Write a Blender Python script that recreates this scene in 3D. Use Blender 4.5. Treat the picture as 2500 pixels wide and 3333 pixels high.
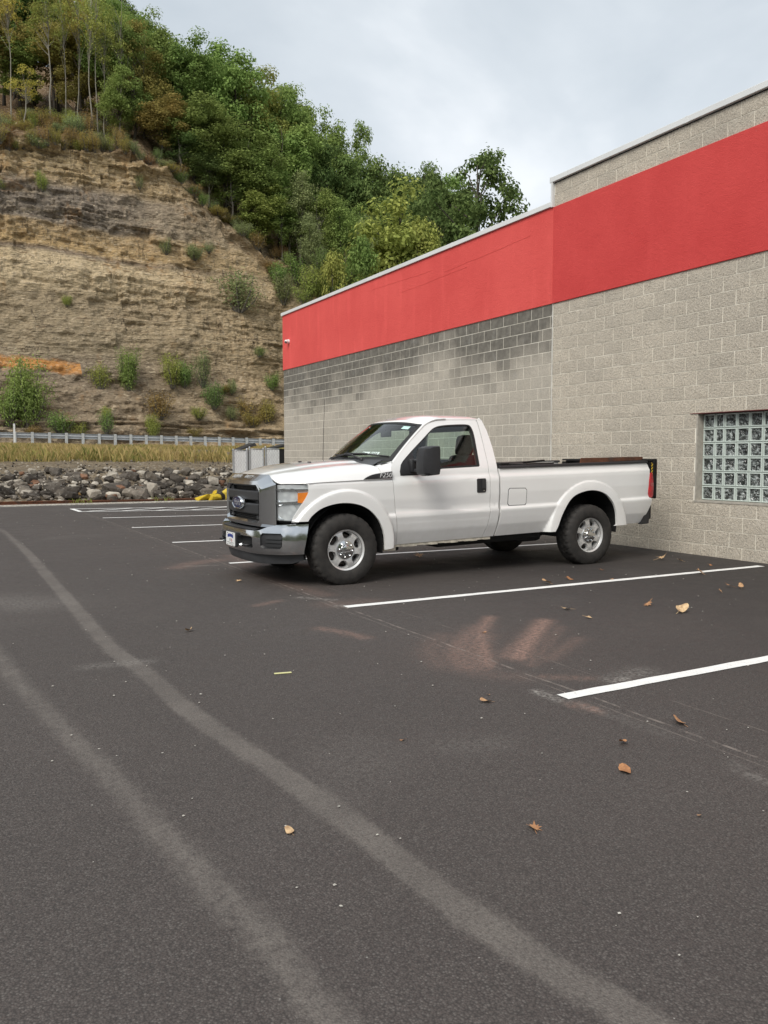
import bpy, bmesh, math, random
import numpy as np
from mathutils import Vector, Matrix, noise as mnoise
from mathutils.geometry import tessellate_polygon
rad = math.radians
scene = bpy.context.scene
for o in list(bpy.data.objects): bpy.data.objects.remove(o)
col = scene.collection

# ---------------------------------------------------------------- camera, sky, sun, exposure
CAM_H = 1.375
F_PX, HZ, CX, CY = 2645.0, 1489.0, 1250.0, 1666.5        # calibrated from the wall courses and stall lines (2500x3333)
PITCH = math.atan((CY - HZ) / F_PX); YAW = rad(29.0)
cam = bpy.data.cameras.new('camera'); cam_o = bpy.data.objects.new('camera', cam); col.objects.link(cam_o)
cam.sensor_fit = 'VERTICAL'; cam.sensor_height = 36.0; cam.lens = 36.0 * F_PX / 3333.0
cam.clip_start = 0.05; cam.clip_end = 3000
cam_o.location = (0, 0, CAM_H); cam_o.rotation_euler = (math.pi/2 - PITCH, 0, -YAW)
scene.camera = cam_o

SUN_EL, SUN_AZ = rad(46), rad(238)      # azimuth clockwise from +Y: sun high behind the camera, to the left, veiled by cloud
world = bpy.data.worlds.new('World'); scene.world = world; world.use_nodes = True
def build_world():
    nt = world.node_tree; nt.nodes.clear(); N = nt.nodes; L = nt.links
    out = N.new('ShaderNodeOutputWorld'); bg = N.new('ShaderNodeBackground')
    sky = N.new('ShaderNodeTexSky'); sky.sky_type = 'NISHITA'; sky.sun_disc = False
    sky.sun_elevation = SUN_EL; sky.sun_rotation = SUN_AZ; sky.air_density = 1.0; sky.dust_density = 2.0
    tc = N.new('ShaderNodeTexCoord'); mp = N.new('ShaderNodeMapping'); mp.inputs['Scale'].default_value = (1.0, 1.0, 2.2)
    mp.inputs['Location'].default_value = (-0.4, -2.1, -4.79)
    n1 = N.new('ShaderNodeTexNoise'); n1.inputs['Scale'].default_value = 1.5; n1.inputs['Detail'].default_value = 6; n1.inputs['Roughness'].default_value = 0.5
    n1.inputs['Distortion'].default_value = 0.5
    cr = N.new('ShaderNodeValToRGB')
    cr.color_ramp.elements[0].position = 0.32; cr.color_ramp.elements[0].color = (3.1, 3.45, 3.75, 1)
    cr.color_ramp.elements[1].position = 0.72; cr.color_ramp.elements[1].color = (6.4, 6.5, 6.6, 1)
    e = cr.color_ramp.elements.new(0.5); e.color = (4.1, 4.4, 4.65, 1)
    mix = N.new('ShaderNodeMix'); mix.data_type = 'RGBA'; mix.inputs['Factor'].default_value = 0.92
    L.new(tc.outputs['Generated'], mp.inputs['Vector']); L.new(mp.outputs[0], n1.inputs['Vector']); L.new(n1.outputs['Fac'], cr.inputs[0])
    L.new(sky.outputs[0], mix.inputs['A']); L.new(cr.outputs[0], mix.inputs['B'])
    L.new(mix.outputs['Result'], bg.inputs['Color']); bg.inputs['Strength'].default_value = 0.10
    L.new(bg.outputs[0], out.inputs[0])
build_world()
sun = bpy.data.lights.new('sun', 'SUN'); sun.energy = 1.5; sun.angle = rad(35); sun.color = (1.0, 0.95, 0.87)
sun_o = bpy.data.objects.new('sun', sun); col.objects.link(sun_o)
_d = Vector((math.sin(SUN_AZ)*math.cos(SUN_EL), math.cos(SUN_AZ)*math.cos(SUN_EL), math.sin(SUN_EL)))
sun_o.rotation_euler = (-_d).to_track_quat('-Z', 'Y').to_euler(); sun_o.location = (0, -5, 20)
vs = scene.view_settings; vs.view_transform = 'Standard'; vs.look = 'None'; vs.exposure = 0.92; vs.gamma = 1; vs.use_curve_mapping = False

# ---------------------------------------------------------------- helpers
_f = np.array([math.sin(YAW)*math.cos(PITCH), math.cos(YAW)*math.cos(PITCH), -math.sin(PITCH)])
_r = np.array([math.cos(YAW), -math.sin(YAW), 0]); _u = np.cross(_r, _f)
def ray(x, y): return _f + _r*(x-CX)/F_PX - _u*(y-CY)/F_PX
def gnd(x, y, z=0.0): d = ray(x, y); return d*((z-CAM_H)/d[2]) + np.array([0, 0, CAM_H])
def on_y(x, y, Y): d = ray(x, y); return d*(Y/d[1]) + np.array([0, 0, CAM_H])
S9 = 2500/1659.0       # the whole-picture view is 1659 px wide

def tag(o, label=None, cat=None, group=None, kind=None):
    if label: o['label'] = label
    if cat: o['category'] = cat
    if group: o['group'] = group
    if kind: o['kind'] = kind
    return o
def link(name, me, mat=None, parent=None, loc=None):
    o = bpy.data.objects.new(name, me); col.objects.link(o)
    if mat is not None and me is not None:
        for m in (mat if isinstance(mat, (list, tuple)) else [mat]): me.materials.append(m)
    if parent is not None: o.parent = parent
    if loc is not None: o.location = loc
    return o
def empty(name, loc=(0, 0, 0)):
    o = bpy.data.objects.new(name, None); col.objects.link(o); o.location = loc; o.empty_display_size = 0.2
    return o
def mesh(name, verts, faces, smooth=False):
    me = bpy.data.meshes.new(name); me.from_pydata([tuple(v) for v in verts], [], faces); me.update()
    if smooth: me.polygons.foreach_set('use_smooth', [True]*len(me.polygons))
    return me

class MB:
    """collects simple shapes into one mesh"""
    def __init__(s): s.v = []; s.f = []; s.mi = []; s.cur = 0
    def add(s, vs, fs):
        n = len(s.v); s.v += [tuple(v) for v in vs]; s.f += [tuple(i+n for i in f) for f in fs]; s.mi += [s.cur]*len(fs)
    def box(s, x0, x1, y0, y1, z0, z1, bev=0.0, M=None):
        if bev <= 0:
            vs = [(x, y, z) for x in (x0, x1) for y in (y0, y1) for z in (z0, z1)]
            fs = [(0, 1, 3, 2), (4, 6, 7, 5), (0, 4, 5, 1), (2, 3, 7, 6), (0, 2, 6, 4), (1, 5, 7, 3)]
        else:
            bm = bmesh.new(); bmesh.ops.create_cube(bm, size=1)
            for v in bm.verts: v.co = Vector(((x0+x1)/2+v.co.x*(x1-x0), (y0+y1)/2+v.co.y*(y1-y0), (z0+z1)/2+v.co.z*(z1-z0)))
            bmesh.ops.bevel(bm, geom=bm.edges[:], offset=bev, segments=2, affect='EDGES', profile=0.5)
            bm.verts.index_update(); vs = [v.co.copy() for v in bm.verts]; fs = [tuple(v.index for v in f.verts) for f in bm.faces]; bm.free()
        if M is not None: vs = [M @ Vector(v) for v in vs]
        s.add(vs, fs)
    def tube(s, pts, r, n=8, cap=True):
        pts = [Vector(p) for p in pts]; rs = r if isinstance(r, (list, tuple)) else [r]*len(pts)
        vs = []; prev = None
        for i, p in enumerate(pts):
            d = (pts[min(i+1, len(pts)-1)] - pts[max(i-1, 0)]).normalized()
            a = d.orthogonal().normalized() if prev is None else (prev - d*prev.dot(d)).normalized()
            prev = a; b = d.cross(a)
            for k in range(n): t = 2*math.pi*k/n; vs.append(p + (a*math.cos(t)+b*math.sin(t))*rs[i])
        fs = [(i*n+k, i*n+(k+1) % n, (i+1)*n+(k+1) % n, (i+1)*n+k) for i in range(len(pts)-1) for k in range(n)]
        if cap: fs += [tuple(range(n-1, -1, -1)), tuple((len(pts)-1)*n+k for k in range(n))]
        s.add(vs, fs)
    def lathe(s, prof, n=32, axis='y', c=(0, 0, 0), close=False, rfun=None):
        vs = []; m = len(prof)
        for k in range(n):
            t = 2*math.pi*k/n
            for j, (r, h) in enumerate(prof):
                rr = r if rfun is None else rfun(r, h, j, k)
                if axis == 'y': vs.append((c[0]+rr*math.cos(t), c[1]+h, c[2]+rr*math.sin(t)))
                else: vs.append((c[0]+rr*math.cos(t), c[1]+rr*math.sin(t), c[2]+h))
        fs = [(k*m+j, k*m+j+1, ((k+1) % n)*m+j+1, ((k+1) % n)*m+j) for k in range(n) for j in range(m-1)]
        s.add(vs, fs)
    def prism(s, poly, h0, h1, fn):
        """2-D polygon extruded; fn(a, b, h) -> point"""
        n = len(poly); vs = [fn(a, b, h0) for a, b in poly] + [fn(a, b, h1) for a, b in poly]
        tr = tessellate_polygon([[Vector((a, b, 0)) for a, b in poly]])
        fs = [tuple(t) for t in tr] + [tuple(i+n for i in reversed(t)) for t in tr] + [(i, (i+1) % n, n+(i+1) % n, n+i) for i in range(n)]
        s.add(vs, fs)
    def build(s, name, mat, parent=None, smooth=False, fix=True, angle=None):
        me = mesh(name, s.v, s.f)
        if any(s.mi): me.polygons.foreach_set('material_index', s.mi)
        if fix:
            bm = bmesh.new(); bm.from_mesh(me); bmesh.ops.recalc_face_normals(bm, faces=bm.faces[:]); bm.to_mesh(me); bm.free()
        if smooth or angle:
            me.polygons.foreach_set('use_smooth', [True]*len(me.polygons))
            if angle: me.set_sharp_from_angle(angle=rad(angle))
        return link(name, me, mat, parent)

def catmull(pts, n=6, closed=False):
    out = []; m = len(pts); P = [np.array(p, float) for p in pts]
    for i in range(m if closed else m-1):
        if closed: p0, p1, p2, p3 = P[i-1], P[i], P[(i+1) % m], P[(i+2) % m]
        else: p0, p1, p2, p3 = P[max(i-1, 0)], P[i], P[i+1], P[min(i+2, m-1)]
        for k in range(n):
            t = k/n
            out.append(tuple(0.5*((2*p1)+(-p0+p2)*t+(2*p0-5*p1+4*p2-p3)*t*t+(-p0+3*p1-3*p2+p3)*t**3)))
    if not closed: out.append(tuple(P[-1]))
    return out

def patch(name, loops, fn, mat, parent, step=0.06, thick=0.02, sgn=1, offset=0.0):
    """a panel: 2-D outline (and holes) cut on a grid and laid on the smooth surface fn(a,b) -> (x,y,z); analytic normals; rim of depth thick"""
    bm = bmesh.new()
    flat = [Vector((a, b, 0)) for lp in loops for a, b in lp]
    tr = tessellate_polygon([[Vector((a, b, 0)) for a, b in lp] for lp in loops])
    bv = [bm.verts.new(p) for p in flat]
    for t in tr:
        try: bm.faces.new([bv[i] for i in t])
        except ValueError: pass
    a0, a1 = min(p.x for p in flat), max(p.x for p in flat); b0, b1 = min(p.y for p in flat), max(p.y for p in flat)
    st = step if isinstance(step, tuple) else (step, step)
    for ax, lo, hi, sp in ((0, a0, a1, st[0]), (1, b0, b1, st[1])):
        x = lo + sp
        while x < hi - sp*0.2:
            co = (x, 0, 0) if ax == 0 else (0, x, 0); no = (1, 0, 0) if ax == 0 else (0, 1, 0)
            bmesh.ops.bisect_plane(bm, geom=bm.verts[:]+bm.edges[:]+bm.faces[:], plane_co=co, plane_no=no, dist=1e-5); x += sp
    bmesh.ops.remove_doubles(bm, verts=bm.verts[:], dist=1e-5)
    bm.verts.index_update()
    P = []; NN = []; e = 0.004
    for v in bm.verts:
        a, b = v.co.x, v.co.y
        p = np.array(fn(a, b)); pa = np.array(fn(a+e, b)) - np.array(fn(a-e, b)); pb = np.array(fn(a, b+e)) - np.array(fn(a, b-e))
        n = np.cross(pa, pb)*sgn; n /= (np.linalg.norm(n) + 1e-12)
        P.append(p + n*offset); NN.append(n)
    faces = []; lnorm = []
    for f in bm.faces:
        idx = [v.index for v in f.verts]
        fnrm = np.cross(np.array(P[idx[1]])-P[idx[0]], np.array(P[idx[2]])-P[idx[0]])
        if fnrm @ NN[idx[0]] < 0: idx.reverse()
        faces.append(tuple(idx)); lnorm += [NN[i] for i in idx]
    if thick:
        back = {}
        for ed in bm.edges:
            if len(ed.link_faces) != 1: continue
            i, j = ed.verts[0].index, ed.verts[1].index
            for k in (i, j):
                if k not in back: back[k] = len(P); P.append(P[k] - NN[k]*thick); NN.append(NN[k])
            q = [i, j, back[j], back[i]]
            ff = ed.link_faces[0]; cen = np.mean([P[v.index] for v in ff.verts], axis=0); mid = (P[i]+P[j])/2
            fnrm = np.cross(P[q[1]]-P[q[0]], P[q[2]]-P[q[0]])
            if fnrm @ (mid-cen) < 0: q.reverse(); fnrm = -fnrm
            fnrm = fnrm/(np.linalg.norm(fnrm)+1e-12)
            faces.append(tuple(q)); lnorm += [fnrm]*4
    bm.free()
    me = mesh(name, P, faces, smooth=True)
    try: me.normals_split_custom_set([tuple(n) for n in lnorm])
    except Exception as ex: print('normals', ex)
    return link(name, me, mat, parent)

def text_mesh(txt, size, depth, shear=0.0, font_space=1.0):
    cu = bpy.data.curves.new('lettering', 'FONT'); cu.body = txt; cu.size = size; cu.extrude = depth; cu.shear = shear
    cu.align_x = 'CENTER'; cu.align_y = 'CENTER'; cu.space_character = font_space; cu.resolution_u = 3
    o = bpy.data.objects.new('lettering', cu); col.objects.link(o)
    bpy.context.view_layer.update()
    me = bpy.data.meshes.new_from_object(o.evaluated_get(bpy.context.evaluated_depsgraph_get()))
    bpy.data.objects.remove(o); return me
def place_text(name, txt, size, depth, M, mat, parent, shear=0.0, sx=1.0, space=1.0):
    me = text_mesh(txt, size, depth, shear, space); me.transform(M @ Matrix.Diagonal((sx, 1, 1, 1)))
    me.materials.clear(); return link(name, me, mat, parent)

# ---------------------------------------------------------------- materials
class NT:
    def __init__(s, name):
        s.m = bpy.data.materials.new(name); s.m.use_nodes = True; s.t = s.m.node_tree; s.t.nodes.clear()
        s.out = s.t.nodes.new('ShaderNodeOutputMaterial')
    def n(s, typ, **kw):
        nd = s.t.nodes.new('ShaderNode'+typ)
        for k, v in kw.items():
            if k in nd.inputs: s.set(nd, k, v)
            else: setattr(nd, k, v)
        return nd
    def set(s, nd, k, v):
        if isinstance(v, bpy.types.NodeSocket): s.t.links.new(v, nd.inputs[k])
        else: nd.inputs[k].default_value = v
    def pos(s): return s.n('NewGeometry').outputs['Position']
    def noise(s, scale, detail=4, rough=0.55, vec=None, dist=0.0):
        nd = s.n('TexNoise'); nd.inputs['Scale'].default_value = scale; nd.inputs['Detail'].default_value = detail
        nd.inputs['Roughness'].default_value = rough; nd.inputs['Distortion'].default_value = dist
        s.t.links.new(vec if vec is not None else s.pos(), nd.inputs['Vector']); return nd.outputs['Fac']
    def voro(s, scale, vec=None, feature='F1', out='Distance', rnd=1.0):
        nd = s.n('TexVoronoi'); nd.feature = feature; nd.inputs['Scale'].default_value = scale; nd.inputs['Randomness'].default_value = rnd
        s.t.links.new(vec if vec is not None else s.pos(), nd.inputs['Vector']); return nd.outputs[out]
    def math(s, op, a, b=None, c=None, clamp=False):
        nd = s.n('Math'); nd.operation = op; nd.use_clamp = clamp
        for i, x in enumerate((a, b, c)):
            if x is None: continue
            if isinstance(x, (int, float)): nd.inputs[i].default_value = x
            else: s.t.links.new(x, nd.inputs[i])
        return nd.outputs[0]
    def ramp(s, fac, stops, interp='LINEAR'):
        nd = s.n('ValToRGB'); cr = nd.color_ramp; cr.interpolation = interp
        while len(cr.elements) > 1: cr.elements.remove(cr.elements[0])
        for i, (p, c) in enumerate(stops):
            el = cr.elements[0] if i == 0 else cr.elements.new(p)
            el.position = p; el.color = (c, c, c, 1) if isinstance(c, (int, float)) else tuple(c)+(1,)
        s.t.links.new(fac, nd.inputs[0]); return nd.outputs[0]
    def mix(s, f, a, b, mode='MIX'):
        nd = s.n('Mix'); nd.data_type = 'RGBA'; nd.blend_type = mode
        for k, x in (('Factor', f), ('A', a), ('B', b)):
            sock = [i for i in nd.inputs if i.name == k and (i.type == 'RGBA' or k == 'Factor') and i.enabled][0]
            if isinstance(x, (int, float)): sock.default_value = x if k == 'Factor' else (x, x, x, 1)
            elif isinstance(x, (tuple, list)): sock.default_value = tuple(x)+((1,) if len(x) == 3 else ())
            else: s.t.links.new(x, sock)
        return nd.outputs['Result']
    def map(s, vec, scale=(1, 1, 1), loc=(0, 0, 0), rot=(0, 0, 0)):
        nd = s.n('Mapping'); nd.inputs['Scale'].default_value = scale; nd.inputs['Location'].default_value = loc; nd.inputs['Rotation'].default_value = rot
        s.t.links.new(vec, nd.inputs['Vector']); return nd.outputs[0]
    def sep(s, vec):
        nd = s.n('SeparateXYZ'); s.t.links.new(vec, nd.inputs[0]); return nd.outputs
    def comb(s, x, y, z):
        nd = s.n('CombineXYZ')
        for i, q in enumerate((x, y, z)):
            if isinstance(q, (int, float)): nd.inputs[i].default_value = q
            else: s.t.links.new(q, nd.inputs[i])
        return nd.outputs[0]
    def attr(s, name, out='Fac'): nd = s.n('Attribute'); nd.attribute_name = name; return nd.outputs[out]
    def bump(s, h, strength=0.5, dist=0.01, nrm=None):
        nd = s.n('Bump'); nd.inputs['Strength'].default_value = strength; nd.inputs['Distance'].default_value = dist
        s.t.links.new(h, nd.inputs['Height'])
        if nrm is not None: s.t.links.new(nrm, nd.inputs['Normal'])
        return nd.outputs[0]
    def bsdf(s, color, rough=0.6, metal=0.0, normal=None, coat=0.0, spec=None, **kw):
        b = s.n('BsdfPrincipled')
        for k, v in (('Base Color', color), ('Roughness', rough), ('Metallic', metal), ('Coat Weight', coat)):
            if isinstance(v, (tuple, list)): b.inputs[k].default_value = tuple(v)+((1,) if len(v) == 3 else ())
            elif isinstance(v, (int, float)): b.inputs[k].default_value = v
            else: s.t.links.new(v, b.inputs[k])
        if spec is not None: b.inputs['Specular IOR Level'].default_value = spec
        for k, v in kw.items(): s.set(b, k.replace('_', ' '), v)
        if normal is not None: s.t.links.new(normal, b.inputs['Normal'])
        s.t.links.new(b.outputs[0], s.out.inputs['Surface']); return b
def simple(name, c, rough=0.6, metal=0.0, var=0.0, scale=8.0, coat=0.0, bump=0.0, bscale=60.0, spec=None):
    m = NT(name); colr = c
    if var: colr = m.mix(m.ramp(m.noise(scale, 5), [(0.3, 0.0), (0.7, 1.0)]), tuple(x*(1-var) for x in c), tuple(min(1, x*(1+var)) for x in c))
    nr = m.bump(m.noise(bscale, 4), bump, 0.004) if bump else None
    m.bsdf(colr, rough, metal, nr, coat, spec); return m.m
# ================================================================ parking lot
def m_asphalt():
    m = NT('asphalt'); p = m.pos()
    big = m.noise(0.35, 4, 0.6, p); mid = m.noise(3.5, 5, 0.65, p); fine = m.noise(75, 3, 0.7, p)
    vor = m.voro(150, p, 'F1', 'Color'); vd = m.voro(150, p)
    base = m.mix(m.ramp(big, [(0.3, 0), (0.7, 1)]), (0.060, 0.0505, 0.0465), (0.080, 0.067, 0.061))
    base = m.mix(m.ramp(mid, [(0.35, 0), (0.75, 0.55)]), base, (0.084, 0.072, 0.066))
    vv = m.sep(vor)[0]
    base = m.mix(m.ramp(vv, [(0.0, 0.0), (0.70, 0.04), (1.0, 0.50)]), base, (0.17, 0.155, 0.142))
    base = m.mix(m.ramp(vd, [(0.35, 0.0), (0.75, 0.6)]), base, (0.022, 0.020, 0.019))
    fr = m.attr('fresh'); base = m.mix(m.math('MULTIPLY', fr, 0.55), base, (0.024, 0.022, 0.022))
    brk = m.math('MULTIPLY', m.math('SUBTRACT', m.noise(22.0, 5, 0.7, p), 0.5), 1.5)
    tk = m.ramp(m.math('ADD', m.attr('track'), brk), [(0.22, 0.0), (0.66, 1.0)])
    tk = m.math('MULTIPLY', m.math('MULTIPLY', tk, m.math('MULTIPLY', m.attr('track'), 1.6, clamp=True)), m.math('MULTIPLY', m.ramp(fine, [(0.35, 0.35), (0.6, 1.0)]), m.ramp(m.noise(3.0, 4, 0.7, p), [(0.3, 0.45), (0.6, 1.0)])))
    base = m.mix(m.math('MULTIPLY', tk, 0.68, clamp=True), base, (0.185, 0.166, 0.147))
    sp = m.ramp(m.noise(140, 2, 0.6, p), [(0.38, 0.0), (0.62, 1.0)])
    pk = m.math('MULTIPLY', m.attr('pink'), m.math('ADD', 0.25, m.math('MULTIPLY', sp, 0.75)))
    pk = m.math('MULTIPLY', pk, m.ramp(m.noise(30.0, 5, 0.7, p), [(0.35, 0.15), (0.6, 1.15)]))
    base = m.mix(m.math('MULTIPLY', pk, 0.85, clamp=True), base, (0.40, 0.24, 0.185))
    ds = m.math('MULTIPLY', m.attr('dust'), m.ramp(m.noise(38, 3, 0.7, p), [(0.42, 0.0), (0.62, 1.0)]))
    base = m.mix(m.math('MULTIPLY', ds, 0.9, clamp=True), base, (0.36, 0.34, 0.31))
    # old chalk layout line along the heads of the stalls
    X, Y, Z = m.sep(p)
    wob = m.math('MULTIPLY', m.math('SUBTRACT', m.noise(1.4, 2, 0.5, p), 0.5), 0.05)
    for x0, w, st in ((3.27, 0.010, 0.40), (3.20, 0.006, 0.22), (3.62, 0.005, 0.20)):
        dx = m.math('ABSOLUTE', m.math('SUBTRACT', m.math('ADD', X, wob), x0))
        ln = m.math('MULTIPLY', m.math('LESS_THAN', dx, w), m.ramp(m.noise(7, 4, 0.7, p), [(0.42, 0), (0.6, st)]))
        base = m.mix(ln, base, (0.36, 0.31, 0.27))
    speck = m.voro(9.0, p); sr = m.ramp(speck, [(0.020, 1.0), (0.034, 0.0)])
    base = m.mix(m.math('MULTIPLY', sr, m.ramp(m.noise(1.2, 3, 0.6, p), [(0.45, 0), (0.65, 0.9)])), base, (0.42, 0.41, 0.38))
    h = m.math('ADD', m.math('MULTIPLY', vd, -1.0), m.math('MULTIPLY', fine, 0.6))
    rough = m.ramp(mid, [(0.3, 0.62), (0.7, 0.86)])
    m.bsdf(base, rough, 0, m.bump(h, 0.55, 0.004), spec=0.35); return m.m

def polydist(P, line):
    d = np.full(len(P), 1e9); L = [np.array(q, float) for q in line]
    for a, b in zip(L[:-1], L[1:]):
        ab = b-a; t = np.clip(((P-a) @ ab)/(ab @ ab+1e-12), 0, 1); d = np.minimum(d, np.linalg.norm(P-(a+t[:, None]*ab), axis=1))
    return d
def px_line(pts): return [tuple(gnd(x*S9, y*S9)[:2]) for x, y in pts]

LOT_Y1 = 25.0
def build_lot():
    xs = np.concatenate([np.linspace(-60, -6.2, 12), np.arange(-6, 9.46, 0.06)]); ys = np.concatenate([np.linspace(-30, 0.6, 10), np.arange(0.8, LOT_Y1+0.01, 0.06)])
    nx, ny = len(xs), len(ys); XX, YY = np.meshgrid(xs, ys); P = np.stack([XX.ravel(), YY.ravel()], 1)
    rng = np.random.default_rng(5)
    ZZ = np.zeros(len(P)); edge = P[:, 1] > LOT_Y1-0.05
    P[edge, 1] += rng.uniform(-0.12, 0.08, edge.sum())
    verts = np.column_stack([P, ZZ])
    idx = np.arange(nx*ny).reshape(ny, nx)
    faces = np.stack([idx[:-1, :-1], idx[:-1, 1:], idx[1:, 1:], idx[1:, :-1]], -1).reshape(-1, 4)
    me = bpy.data.meshes.new('asphalt_lot'); me.from_pydata(verts.tolist(), [], faces.tolist()); me.update()
    def attr(name, a): at = me.attributes.new(name, 'FLOAT', 'POINT'); at.data.foreach_set('value', np.clip(a, 0, 1).astype(np.float32))
    nz = np.array([mnoise.noise(Vector((x*0.9, y*0.9, 3.0))) for x, y in P]); nz2 = np.array([mnoise.noise(Vector((x*4, y*4, 9.0))) for x, y in P])
    T1 = px_line([(-60, 1118), (0, 1143), (28, 1165), (65, 1200), (130, 1275), (230, 1390), (310, 1450), (400, 1530), (560, 1640), (700, 1735), (850, 1850), (1000, 1965), (1150, 2065), (1370, 2195)]) + [(1.6, 0.8), (1.9, 0)]
    T2 = px_line([(-80, 1300), (-20, 1390), (20, 1450), (130, 1570), (250, 1690), (330, 1780), (400, 1850), (480, 1940), (560, 2010), (640, 2110), (700, 2190)]) + [(0.86, 1.2), (0.95, 0)]
    def band(line, w, soft): d = polydist(P, line)+nz2*0.012; return 1-np.clip((d-w)/soft, 0, 1)
    fade = np.clip((24-P[:, 1])/12, 0, 1)
    tr = np.maximum(band(catmull(T1, 6), 0.025, 0.075)*fade, 0.66*band(catmull(T2, 6), 0.025, 0.10)*np.clip((10-P[:, 1])/4, 0, 1))
    tr = np.maximum(tr, 0.22*band([(-1.5, 14), (-1.0, 6), (-0.6, 2)], 0.1, 0.2)); attr('track', tr)
    pk = np.zeros(len(P))
    PKL = [([(905, 280), (850, 350), (815, 405)], .075, 1.0), ([(880, 300), (800, 370), (770, 400)], .05, .5), ([(720, 268), (690, 330), (712, 430)], .055, .8), ([(690, 300), (632, 350), (612, 400), (650, 440)], .10, .5), ([(700, 330), (660, 380), (690, 440)], .09, .45), ([(560, 330), (520, 380), (560, 432)], .10, .22), ([(1020, 340), (960, 380), (920, 410)], .06, .3), ([(960, 300), (900, 380), (860, 430)], .05, .28), ([(900, 470), (1060, 475)], .045, .42), ([(600, 440), (700, 460), (820, 470)], .10, .18)]
    for pts, w, st in PKL:
        d = polydist(P, [tuple(gnd(900+.9645*a, 1750+.9645*b)[:2]) for a, b in catmull(pts, 5)]); pk = np.maximum(pk, st*np.exp(-(d/w)**2))
    for pts, w, st in (([(690, 1357), (740, 1365), (790, 1378)], 0.05, 0.6),
                       ([(385, 1226), (430, 1214), (470, 1210)], 0.16, 0.4), ([(395, 1218), (440, 1216)], 0.07, 0.5), ([(555, 1308), (600, 1298)], 0.05, 0.5), ([(560, 1240), (640, 1268), (700, 1285)], 0.12, 0.28),
                       ([(500, 1200), (560, 1232)], 0.14, 0.28), ([(1235, 1520), (1290, 1535)], 0.035, 0.8), ([(720, 1305), (800, 1300)], 0.18, 0.25)):
        d = polydist(P, px_line(pts)); pk = np.maximum(pk, st*np.exp(-(d/w)**2))
    pk += 0.07*np.exp(-((P[:, 0]-gnd(1060*S9, 1400*S9)[0])/0.75)**2-((P[:, 1]-gnd(1060*S9, 1400*S9)[1])/0.65)**2)
    attr('pink', pk)
    ds = np.clip(nz*0.9-0.34, 0, 1)*0.30
    for pts, w, st in (([(1160, 1493), (1215, 1512)], 0.035, 1.0), ([(730, 1308), (760, 1310)], 0.04, 0.9), ([(1310, 1470), (1360, 1467)], 0.03, 1.0), ([(1340, 1465), (1390, 1450)], 0.10, 0.4), ([(640, 1290), (720, 1296)], 0.03, 0.9), ([(405, 1223), (470, 1221)], 0.03, 0.8),
                       ([(970, 1612), (1080, 1606)], 0.10, 0.14), ([(1590, 1195), (1650, 1205)], 0.05, 0.6), ([(1260, 1520), (1450, 1590)], 0.025, 0.45), ([(1580, 1650), (1659, 1690)], 0.025, 0.45), ([(190, 1440), (320, 1428)], 0.07, 0.35), ([(0, 1300), (60, 1305)], 0.4, 0.3)):
        d = polydist(P, px_line(pts)); ds = np.maximum(ds, st*np.exp(-(d/w)**2))
    ds = np.maximum(ds, 0.75*np.clip((P[:, 1]-(LOT_Y1-0.5+nz*0.3))/0.5, 0, 1))
    attr('dust', ds)
    fr = np.clip((P[:, 0]-3.2+nz*0.9)/3.5, 0, 1)*np.clip((13-P[:, 1])/4, 0.25, 1)
    attr('fresh', fr)
    me.materials.append(m_asphalt()); o = bpy.data.objects.new('asphalt_lot', me); col.objects.link(o); tag(o, kind='structure'); return o
lot = build_lot()

def m_paint():
    m = NT('line_paint'); p = m.pos()
    wear = m.math('MULTIPLY', m.ramp(m.noise(60, 3, 0.7, p), [(0.60, 0), (0.72, 1)]), m.ramp(m.noise(3, 3, 0.6, p), [(0.4, 0.15), (0.65, 0.9)]))
    c = m.mix(m.ramp(m.noise(9, 4, 0.6, p), [(0.3, 0), (0.7, 1)]), (0.74, 0.74, 0.72), (0.86, 0.86, 0.84))
    m.bsdf(m.mix(wear, c, (0.07, 0.065, 0.06)), 0.65, 0, m.bump(m.voro(95, p), 0.5, 0.003)); return m.m
M_PAINT = m_paint()
rnd = random.Random(11)
def paint_line(a, b, w=0.10, n=40, z=0.004):
    a, b = Vector(a), Vector(b); d = (b-a).normalized(); s = Vector((-d.y, d.x)); v = []; f = []
    for i in range(n+1):
        c = a.lerp(b, i/n); e = 0.004
        v += [(*(c + s*(w/2+rnd.uniform(-e, e))), z), (*(c - s*(w/2+rnd.uniform(-e, e))), z)]
        if i: f.append((2*i-2, 2*i-1, 2*i+1, 2*i))
    return link('parking_line', mesh('parking_line', v, f), M_PAINT, lot)
paint_line((3.28, 6.65), (9.14, 6.63)); paint_line((3.12, 3.515), (9.14, 3.53)); paint_line((3.33, 10.16), (9.1, 9.95))
paint_line((3.35, 13.11), (9.1, 12.5)); paint_line((3.37, 16.27), (9.1, 15.75)); paint_line((3.34, 19.22), (9.1, 18.3)); paint_line((3.1, 0.4), (9.14, 0.42))
hA, hB, hC, hD = (3.29, 21.75), (7.4, 20.5), (3.26, 22.99), (7.5, 21.9)
paint_line(hA, hB, 0.11, z=0.004); paint_line(hC, hD, 0.11, z=0.0045); paint_line((3.24, 21.7), (3.21, 23.05), 0.11, z=0.005)
for k in range(4):
    t0, t1 = 0.02+k*0.2, 0.02+k*0.2+0.33
    if t1 > 1: break
    paint_line(Vector(hA).lerp(Vector(hB), t0), Vector(hC).lerp(Vector(hD), t1), 0.10, z=0.0055+0.0004*k)

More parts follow.
